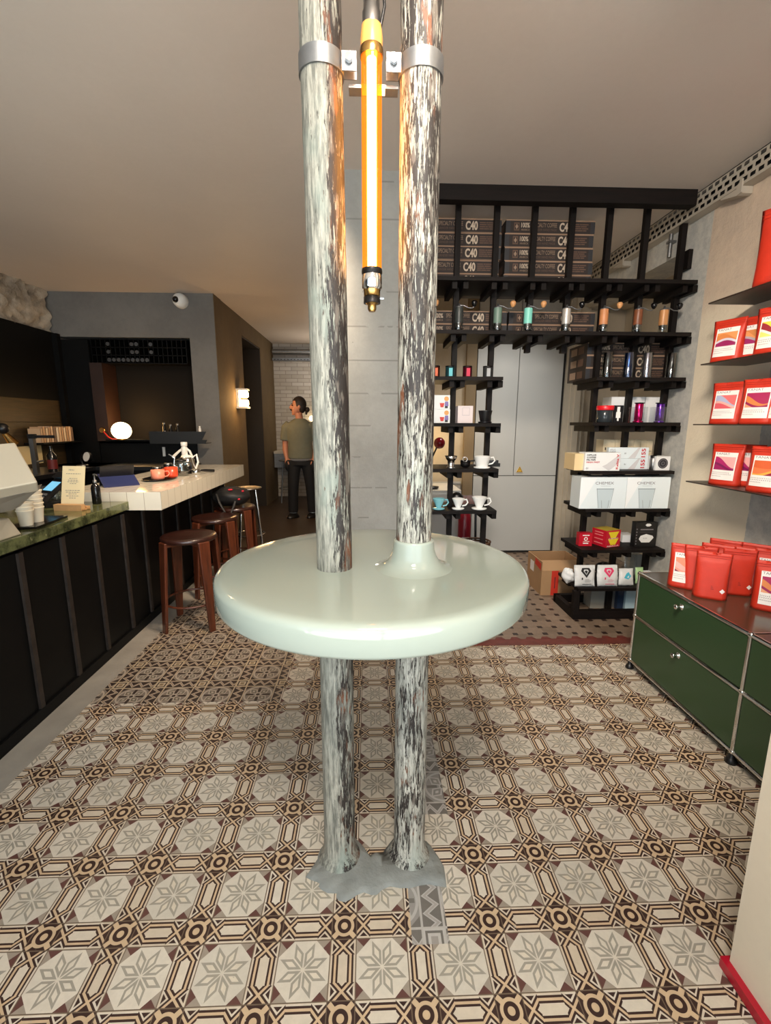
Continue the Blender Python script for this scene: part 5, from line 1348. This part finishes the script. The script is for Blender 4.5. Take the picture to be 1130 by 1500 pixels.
a = MB(); a.box(-.03, .03, -.0615, -.05, .25, .40, M_LABEL); a.build('label', t)
x = xat(699, .42, 3.6); t = thing('wicker_basket', 'small brown wicker basket seen just above the table edge', 'basket', (x, 3.62, 0.34))
a = MB(); wk = mat('dark_wicker', (86, 56, 34), .7)
for k in range(7): n = 30; a.tube([((.085+.004*k)*math.cos(2*PI*q/n), (.085+.004*k)*math.sin(2*PI*q/n), .012+k*.02) for q in range(n+1)], .008, wk, 6, caps=False)
for q in range(18): c, s_ = math.cos(2*PI*q/18), math.sin(2*PI*q/18); a.tube([(.083*c, .083*s_, 0), (.11*c, .11*s_, .14)], .005, wk, 6)
a.lathe([(0, 0), (.085, 0), (.085, .01), (0, .01)], wk, 24); a.build('weave', t)
t = thing('basket_stand', 'dark wooden crate carrying the wicker basket behind the table', 'crate', (x, 3.62, 0)); a = MB(); a.box(-.13, .13, -.12, .12, 0, .339, M_BLACKW); a.build('crate_body', t, .003)

# cardboard carton on the floor
t = thing('cardboard_box', 'open brown cardboard box with red tape standing left of the black shelves', 'box', (1.445, 3.62, 0))
H = .29; D = .34; W = .34; k = .005
a = MB(); a.box(0, W, 0, k, 0, .215, M_CARD); a.box(0, W, D-k, D, 0, H, M_CARD); a.box(0, k, k, D-k, 0, H, M_CARD, ); a.box(W-k, W, k, D-k, 0, H, M_CARD); a.box(k, W-k, k, D-k, 0, k, M_CARDD)
a.build('walls', t)
a = MB(); a.hexa([(.004, -.002, .215), (W, -.002, .215), (W, .002, .215), (.004, .002, .215), (.01, .05, .29), (W, .05, .29), (W, .054, .29), (.01, .054, .29)], M_CARD); a.build('flap', t)
a = MB(); tp = mat('red_tape', (206, 58, 42), .45); a.box(.085, .145, -.002, -.0006, 0, .214, tp); a.box(.112, .118, -.0026, -.002, .06, .16, M_INKD)
a.add([(-.001, .02, .21), (-.001, .16, .23), (-.001, .16, .285), (-.001, .02, .27)], [(3, 2, 1, 0)], tp); a.build('tape', t)
a = MB(); a.add([(-.0016, .18, .15), (-.0016, .27, .15), (-.0016, .27, .24), (-.0016, .18, .24)], [(3, 2, 1, 0)], M_LABEL); a.build('label', t)

# ---- cable tray and pipes on the right wall
M_TRAY = mat('dull_galvanised_tray', (186, 178, 164), .6, .15)
t = thing('cable_tray', 'galvanised perforated cable tray running along the top of the right wall', 'cable tray', (2.10, 0, 2.735))
a = MB(); L0, L1 = -.65, 4.9; Hh = .125
n = int((L1-L0)/.055); rows = 3
zs = [0]; 
for r in range(rows): zs += [.012+r*.029, .012+r*.029+.014]
zs.append(Hh)
vs = []; fs = []
for i in range(n):
    for r in range(rows):
        y0 = L0+(i+.5*(r % 2))*.055; y1 = y0+.055; z0 = .006+r*.0385; z1 = z0+.0385
        h0, h1, g0, g1 = y0+.008, y1-.012, z0+.009, z1-.008
        b = len(vs); vs += [(0, y0, z0), (0, y1, z0), (0, y1, z1), (0, y0, z1), (0, h0, g0), (0, h1, g0), (0, h1, g1), (0, h0, g1)]
        fs += [(b, b+4, b+5, b+1), (b+1, b+5, b+6, b+2), (b+2, b+6, b+7, b+3), (b+3, b+7, b+4, b)]
a.add(vs, fs, M_TRAY); a.box(-.001, .001, L0, L1, -.002, .006, M_TRAY); a.box(-.002, .001, L0, L1, .121, .125, M_DKMETAL)
a.box(0, .068, L0, L1, -.002, .0, M_TRAY); a.build('tray', t)
a = MB()
for q, (x, z, r) in enumerate(((.030, .03, .02), (.034, .066, .016), (.030, .098, .014))): a.tube([(x, L0+.02, z), (x+.006, 1., z+.004), (x-.004, 2.4, z-.004), (x, L1-.02, z)], r, M_BLK, 10)
a.build('cable', t)  # black runs added inside the tray so its slots look dark
for y0, nm in ((2.80, ''), (4.02, '')):
    a = MB(); a.prism([(y0, -.003), (y0+.16, -.003), (y0+.16, -.012), (y0+.02, -.045), (y0, -.04)], 'x', .0, .068, M_TRAY); a.prism([(y0-.01, .03), (y0+.03, .01), (y0+.03, -.045), (y0-.01, -.04)], 'x', -.008, .0, M_TRAY); a.build('bracket', t, .002)
t = thing('wall_conduit', 'thin steel conduit rising on the wall behind the top right shelf', 'conduit', (2.14, 3.47, 2.34)); a = MB(); a.tube([(0, 0, .24), (0, 0, .39)], .014, M_GALV); a.build('tube', t)
a = MB(); a.box(-.02, .03, -.02, .02, .33, .345, M_GALV); a.build('clip', t)

# ---- green steel cabinet
GX = 1.543; Y0c, Y1c, Y2c = .896, 1.671, 2.446
t = thing('steel_cabinet', 'low dark green steel cabinet with chrome tube frame along the right wall', 'cabinet', (GX, 1.671, 0))
def L(y): return y-1.671
zb, zm, zt = .052, .330, .583; r_ = .0095; DX = .60
ys = [L(Y0c), 0, L(Y2c)]
for y in ys:
    for x in (0, DX):
        for a_, b_ in ((zb, zm), (zm, zt)):
            a = MB(); a.tube([(x, y, a_), (x, y, b_)], r_, M_CHROME, 12); a.build('upright_tube', t)
for z in (zb, zm, zt):
    for x in (0, DX):
        for i in (0, 1): a = MB(); a.tube([(x, ys[i], z), (x, ys[i+1], z)], r_, M_CHROME, 12); a.build('rail_tube', t)
    for y in ys: a = MB(); a.tube([(0, y, z), (DX, y, z)], r_, M_CHROME, 12); a.build('cross_tube', t)
for z in (zb, zm, zt):
    for y in ys: a = MB(); a.ball((0, y, z), .0135, M_CHROME, seg=16, rings=10); a.build('ball_joint', t)
for y in ys:
    for x in (0, DX): a = MB(); a.lathe([(.022, 0), (.024, .006), (.018, .022), (.012, .026), (.012, zb)], M_BLK, 20, (x, y, 0)); a.build('foot', t)
for i in (0, 1):
    for j, (za, zc) in enumerate(((zb, zm), (zm, zt))):
        a = MB(); a.box(-.004, .002, ys[i]+.011, ys[i+1]-.011, za+.011, zc-.011, M_GREENP); d = a.build('door', t, .002)
        if i == 1:
            ky = L(on_x(1000, 889, GX).y) if j == 1 else L(on_x(995, 960, GX).y); kz = on_x(1000, 889, GX).z if j == 1 else on_x(995, 960, GX).z
            kb = MB(); kb.T = Matrix.Translation((-.004, ky, kz)) @ Matrix.Rotation(-PI/2, 4, 'Y'); kb.lathe([(.016, 0), (.016, .003), (.008, .005), (.008, .02), (.0125, .023), (.0125, .031), (.011, .033), (0, .034)], M_CHROME, 24); kb.build('knob', d)
    a = MB(); a.box(.008, DX-.008, ys[i]+.008, ys[i+1]-.008, zt+.001, zt+.007, M_TOPP); a.build('top_panel', t, .002)
    a = MB(); a.box(.01, DX-.01, ys[i]+.01, ys[i+1]-.01, zb-.004, zb+.004, M_GREENP); a.build('bottom_panel', t)
a = MB(); a.box(.01, DX-.01, ys[2]-.004, ys[2]+.002, zb+.01, zt-.01, M_GREENP); a.build('side_panel', t)
a = MB(); a.box(DX-.004, DX+.002, ys[0]+.01, ys[2]-.01, zb+.01, zt-.01, M_GREENP); a.build('back_panel', t)
CT = zt+.0075

# ---- steel wall shelves and coffee bags
M_SHELF = mat('blackened_steel_shelf', (64, 52, 44), .35, .4)
for z, lab in ((2.081, 'topmost'), (1.754, 'second from the top'), (1.419, 'third from the top'), (1.086, 'lowest')):
    a = MB(); a.box(0, .266, 0, 2.0, -.007, 0, M_SHELF); a.box(.262, .268, 0, 2.0, 0, .03, M_SHELF)
    tag(a.build('steel_shelf', loc=(1.90, .67, z), bevel=.001), f'{lab} of the thin dark coffee bag shelves on the right wall', 'shelf')
PAL = {'a': ((236, 150, 90), (214, 130, 70), (150, 30, 90), (206, 200, 214)), 'b': ((206, 134, 74), (222, 150, 92), (150, 30, 96), (170, 160, 170)), 'c': ((232, 206, 70), (150, 40, 50), (236, 226, 120), (226, 222, 220)),
       'd': ((230, 110, 110), (170, 176, 206), (214, 90, 100), (226, 170, 160)), 'e': ((166, 34, 84), (216, 130, 70), (228, 160, 120), (150, 26, 80)), 'f': ((236, 170, 170), (170, 34, 100), (150, 26, 90), (120, 20, 80)), 'g': ((214, 96, 50), (232, 120, 70), (140, 24, 50), (236, 170, 70)),
       'h': ((232, 140, 110), (236, 170, 160), (120, 20, 60), (226, 150, 130))}
def bag(loc, rz, label, pal=None, w=.085, h=.225, d=.036, lean=0., name='coffee_bag', group=None, seed=0):
    t = thing(name, label, 'coffee bag', loc, rz, group)
    n, mrow = 14, 16; r = random.Random(seed+int(loc[1]*1000))
    ph = r.uniform(0, 6)
    def prof(u, v, side):
        # thick, boxy at the foot, flat at the sealed top
        th = d*(1-.92*v**1.3) if v < .86 else d*.075*(1-.6*(v-.86)/.14)
        e = th*(1-abs(u)**3.2)**.5 if abs(u) < 1 else 0
        e += .0016*math.sin(4*u+6*v+ph)*(1-abs(u))
        x = u*w*(1-.035*math.sin(PI*v)-.02*(1-v)); y = lean*v*h+side*e
        return (x, y, v*h+(.004*u*u if v < .02 else 0)*0)
    a = MB(); vs = []; fs = []
    for side in (-1, 1):
        for j in range(mrow+1):
            for i in range(n+1): vs.append(prof(i/n*2-1, j/mrow, side))
    N = (n+1)*(mrow+1)
    for j in range(mrow):
        for i in range(n): q = j*(n+1)+i; fs += [(q, q+1, q+n+2, q+n+1), (N+q+n+1, N+q+n+2, N+q+1, N+q)]
    for i in range(n): fs.append((i+1, i, N+i, N+i+1)); q = mrow*(n+1)+i; fs.append((q, q+1, N+q+1, N+q))
    a.add(vs, fs, M_KRAFTR, True)
    o = a.build('pouch', t)
    wd_ = o.modifiers.new('weld', 'WELD'); wd_.merge_threshold = .0004
    a = MB()
    for v in (.885, .93): 
        pts = [prof(i/n*2-1, v, -1) for i in range(n+1)]
        a.tube([(p[0], p[1]-.0008, p[2]) for p in pts], .0012, M_KRAFTD, 6)
    a.build('seal', t)
    if pal:
        a = MB(); cs = [mat('art_%d_%d_%d' % c, c, .5) for c in PAL[pal]]
        lw, l0, l1 = .70, .13, .80
        def S_(u, v, e): p = prof(u, v, -1); return (p[0], p[1]-e, p[2])
        G = 20
        def bounds(fu):
            s1 = .52+.12*math.sin(3.2*fu+{'a': 0, 'b': .5, 'c': 2, 'd': 1, 'e': 2.6, 'f': 1.6, 'g': 4, 'h': 3}[pal]); s2 = s1+.12+.08*math.sin(4*fu+1)
            cl = lambda q: max(.36, min(.84, q))
            return [0, .12, .24, .36, cl(s1-.08), cl(s1), cl(s2), .84, .92, 1.]
        for i in range(G):
            f0, f1 = i/G, (i+1)/G; art = 1 <= i < G-1
            b0, b1 = bounds(f0), bounds(f1); ms = [M_LABEL]*3+([cs[2], cs[3], cs[1], cs[0]] if art else [M_LABEL]*4)+[M_LABEL]*2
            u0, u1 = -lw+2*lw*f0, -lw+2*lw*f1
            for j in range(9):
                va, vb, vc, vd = (l0+(l1-l0)*q for q in (b0[j], b1[j], b1[j+1], b0[j+1]))
                if vd-va < 1e-4 and vc-vb < 1e-4: continue
                a.add([S_(u0, va, .0015), S_(u1, vb, .0015), S_(u1, vc, .0015), S_(u0, vd, .0015)], [(0, 1, 2, 3)], ms[j])
        mp = lambda x, y, z: S_(x/w, z/h, .0024)
        a.text('TANAT', .011, M_INK, -.055*w/.085, .755*h-.004, 0, .075*w/.085, mapf=mp); 
        for z, l in ((.30, .09), (.26, .10), (.21, .05)): a.text('IIIIIIIIIIII', .004, M_INK, -.055*w/.085, z*h, 0, l*w/.085, mapf=mp)
        a.build('label', t)
    else:
        a = MB(); mp = lambda x, z, e: tuple(Vector(prof(x/w, z/h, -1))+Vector((0, -e, 0)))
        cx, cz, s = .048, .045, .012
        a.poly([mp(cx, cz-s, .0015), mp(cx+s, cz, .0015), mp(cx, cz+s, .0015), mp(cx-s, cz, .0015)], M_LABEL)
        m_ = mat('dark_red_ink', (140, 30, 24), .6)
        for k in range(3): a.poly([mp(.0, .05+k*.007, .0015), mp(.012-.003*k, .05+k*.007, .0015), mp(.012-.003*k, .053+k*.007, .0015), mp(.0, .053+k*.007, .0015)], m_)
        for k in range(3): a.poly([mp(-.05, .018+k*.007, .0015), mp(.06, .018+k*.007, .0015), mp(.06, .0188+k*.007, .0015), mp(-.05, .0188+k*.007, .0015)], m_)
        a.build('label', t)
    return t
def on_shelf(px, py, X, z): p = on_x(px, py, X); return (X, p.y, z)
A = -1.18
bag(on_shelf(1064, 526, 1.975, 1.754), A, 'far left coffee bag on the second steel shelf, orange and plum label', 'a')
bag(on_shelf(1096, 522, 2.045, 1.754), A, 'coffee bag partly behind the far left one on the second steel shelf', 'b')
bag(on_shelf(1112, 520, 2.10, 1.754), A, 'coffee bag squeezed behind the yellow labelled one on the second steel shelf', 'a')
bag(on_shelf(1131, 517, 1.975, 1.754), A, 'coffee bag with a yellow label on the second steel shelf', 'c')
bag(on_shelf(1062, 620, 1.985, 1.419), A, 'coffee bag with pink and lilac striped label on the third steel shelf', 'd')
bag(on_shelf(1108, 620, 1.985, 1.419), A, 'coffee bag with orange and plum waves on the third steel shelf', 'e')
bag(on_shelf(1079, 620, 2.085, 1.419), A, 'coffee bag hidden behind the pink striped one on the third shelf', 'd')
bag(on_shelf(1142, 620, 2.03, 1.419), A, 'coffee bag at the frame edge on the third steel shelf', 'g')
bag(on_shelf(1061, 708, 1.985, 1.086), A, 'coffee bag with a magenta hill label on the lowest steel shelf', 'f')
bag(on_shelf(1090, 706, 2.07, 1.086), A, 'coffee bag tucked behind the magenta one on the lowest steel shelf', 'f')
bag(on_shelf(1120, 717, 1.975, 1.086), A, 'coffee bag with an orange sunset label on the lowest steel shelf', 'g')
bag((1.985, on_x(1117, 390, 1.985).y-.135, 2.081), A, 'large plain red pouch on the topmost steel shelf', None, .13, .36, .06)
# on the cabinet
def on_top(px, py, back=0.): p = on_z(px, py, CT); return (p.x+back*.5, p.y+back, CT)
bag(on_top(1003, 864, .05), -.62, 'labelled coffee bag at the far left end of the green cabinet', 'h', w=.072, seed=1)
bag(on_top(1025, 870, .07), -.5, 'plain coffee bag seen edge on behind the front pair on the cabinet', None, w=.072, seed=2)
bag(on_top(1041, 878, .03), -.60, 'front left plain coffee bag with white diamond on the cabinet', None, w=.072, seed=3)
bag(on_top(1079, 872, .03), -.42, 'front right plain coffee bag with white diamond on the cabinet', None, w=.072, seed=4)
bag((1.79, 2.21, CT), -.75, 'coffee bag in the second row behind the labelled far left bag', None, w=.072, seed=5)
bag((1.86, 2.165, CT), -.75, 'coffee bag in the middle of the second row on the cabinet', None, w=.072, seed=6)
bag((1.90, 2.30, CT), -.8, 'coffee bag at the very back near the wall on the cabinet', None, w=.072, seed=7)
bag((1.99, 2.22, CT), -.8, 'coffee bag standing against the wall at the right of the back row', None, w=.072, seed=8)
bag((1.985, 2.105, CT), -.65, 'coffee bag with white label behind the nearest bag on the cabinet', 'f', w=.072, seed=9)
bag(on_top(1131, 897, .03), -.62, 'nearest coffee bag on the cabinet, label cut by the frame edge', 'e', w=.072, seed=10)
# ------------------------------------------------------------------ light
wd = bpy.data.worlds.new('sky'); SC.world = wd; wd.use_nodes = True
wd.node_tree.nodes['Background'].inputs[0].default_value = (.75, .85, 1, 1); wd.node_tree.nodes['Background'].inputs[1].default_value = 1.2
def area(name, loc, rot, sx, sy, e, rgb):
    l = bpy.data.lights.new(name, 'AREA'); l.shape = 'RECTANGLE'; l.size = sx; l.size_y = sy; l.energy = e; l.color = lin(rgb)[:3]
    o = bpy.data.objects.new(name, l); COL.objects.link(o); o.location = loc; o.rotation_euler = rot; return o
def point(name, loc, e, rgb, r=.05):
    l = bpy.data.lights.new(name, 'POINT'); l.energy = e; l.color = lin(rgb)[:3]; l.shadow_soft_size = r
    o = bpy.data.objects.new(name, l); COL.objects.link(o); o.location = loc; return o
# daylight through the shop window behind the camera, plus an added up-tilted fill for the ceiling
area('daylight', (-.3, -3.4, 1.9), (PI/2, 0, 0), 9, 5, 590, (232, 242, 255))
area('ceiling_fill', (.8, -1.9, .28), (PI/2+.95, 0, 0), 10, 2.2, 620, (255, 240, 228))
def aimed(name, loc, target, s, e, rgb):
    o = area(name, loc, (0, 0, 0), s, s, e, rgb)
    o.data.spread = math.radians(95); o.rotation_euler = (Vector(target)-Vector(loc)).to_track_quat('-Z', 'Y').to_euler(); return o
# added fill lights without fixtures, brightening shelves, bar, alcove, floor and table
aimed('fill_spot', (.55, .75, 2.82), (2.1, 2.5, 1.2), .35, 17, (255, 238, 218))
aimed('fill_spot', (.2, .45, 2.82), (1.6, 3.6, 1.3), .35, 20, (255, 240, 222))
aimed('fill_spot', (-.35, 2.5, 2.82), (-1.45, 3.9, .95), .35, 33, (255, 228, 196))
aimed('fill_spot', (1.35, 4.2, 2.84), (1.5, 4.4, 0), .3, 10, (250, 246, 240))
sp = aimed('fill_spot', (0, -.25, 2.82), (0, 1.5, 0), .5, 29, (255, 243, 226)); sp.data.spread = math.radians(120)
area('bar_fill', (-2.5, 3.6, 2.84), (0, 0, 0), .12, .12, 6, (255, 214, 160))  # added warm fill above the bar, no fixture there
# the lamps of the room
point('globe_light', tuple(gc+Vector((.10, .06, .12))), 9, (255, 196, 120), .1)
# soft ceiling wash from warm lamps in the passage, back room and alcove
point('passage_lamp', (-1.52, 6.40, 1.69), 8, (255, 200, 130), .08)
point('back_room_lamp', (-.75, 8.3, 2.2), 10, (255, 240, 222), .15)
point('alcove_lamp', (.66, 4.62, 1.22), 6, (255, 214, 150), .05)
SC.view_settings.view_transform = 'Standard'; SC.view_settings.look = 'None'; SC.view_settings.gamma = 1; SC.view_settings.exposure = .14
SC.view_settings.use_curve_mapping = False
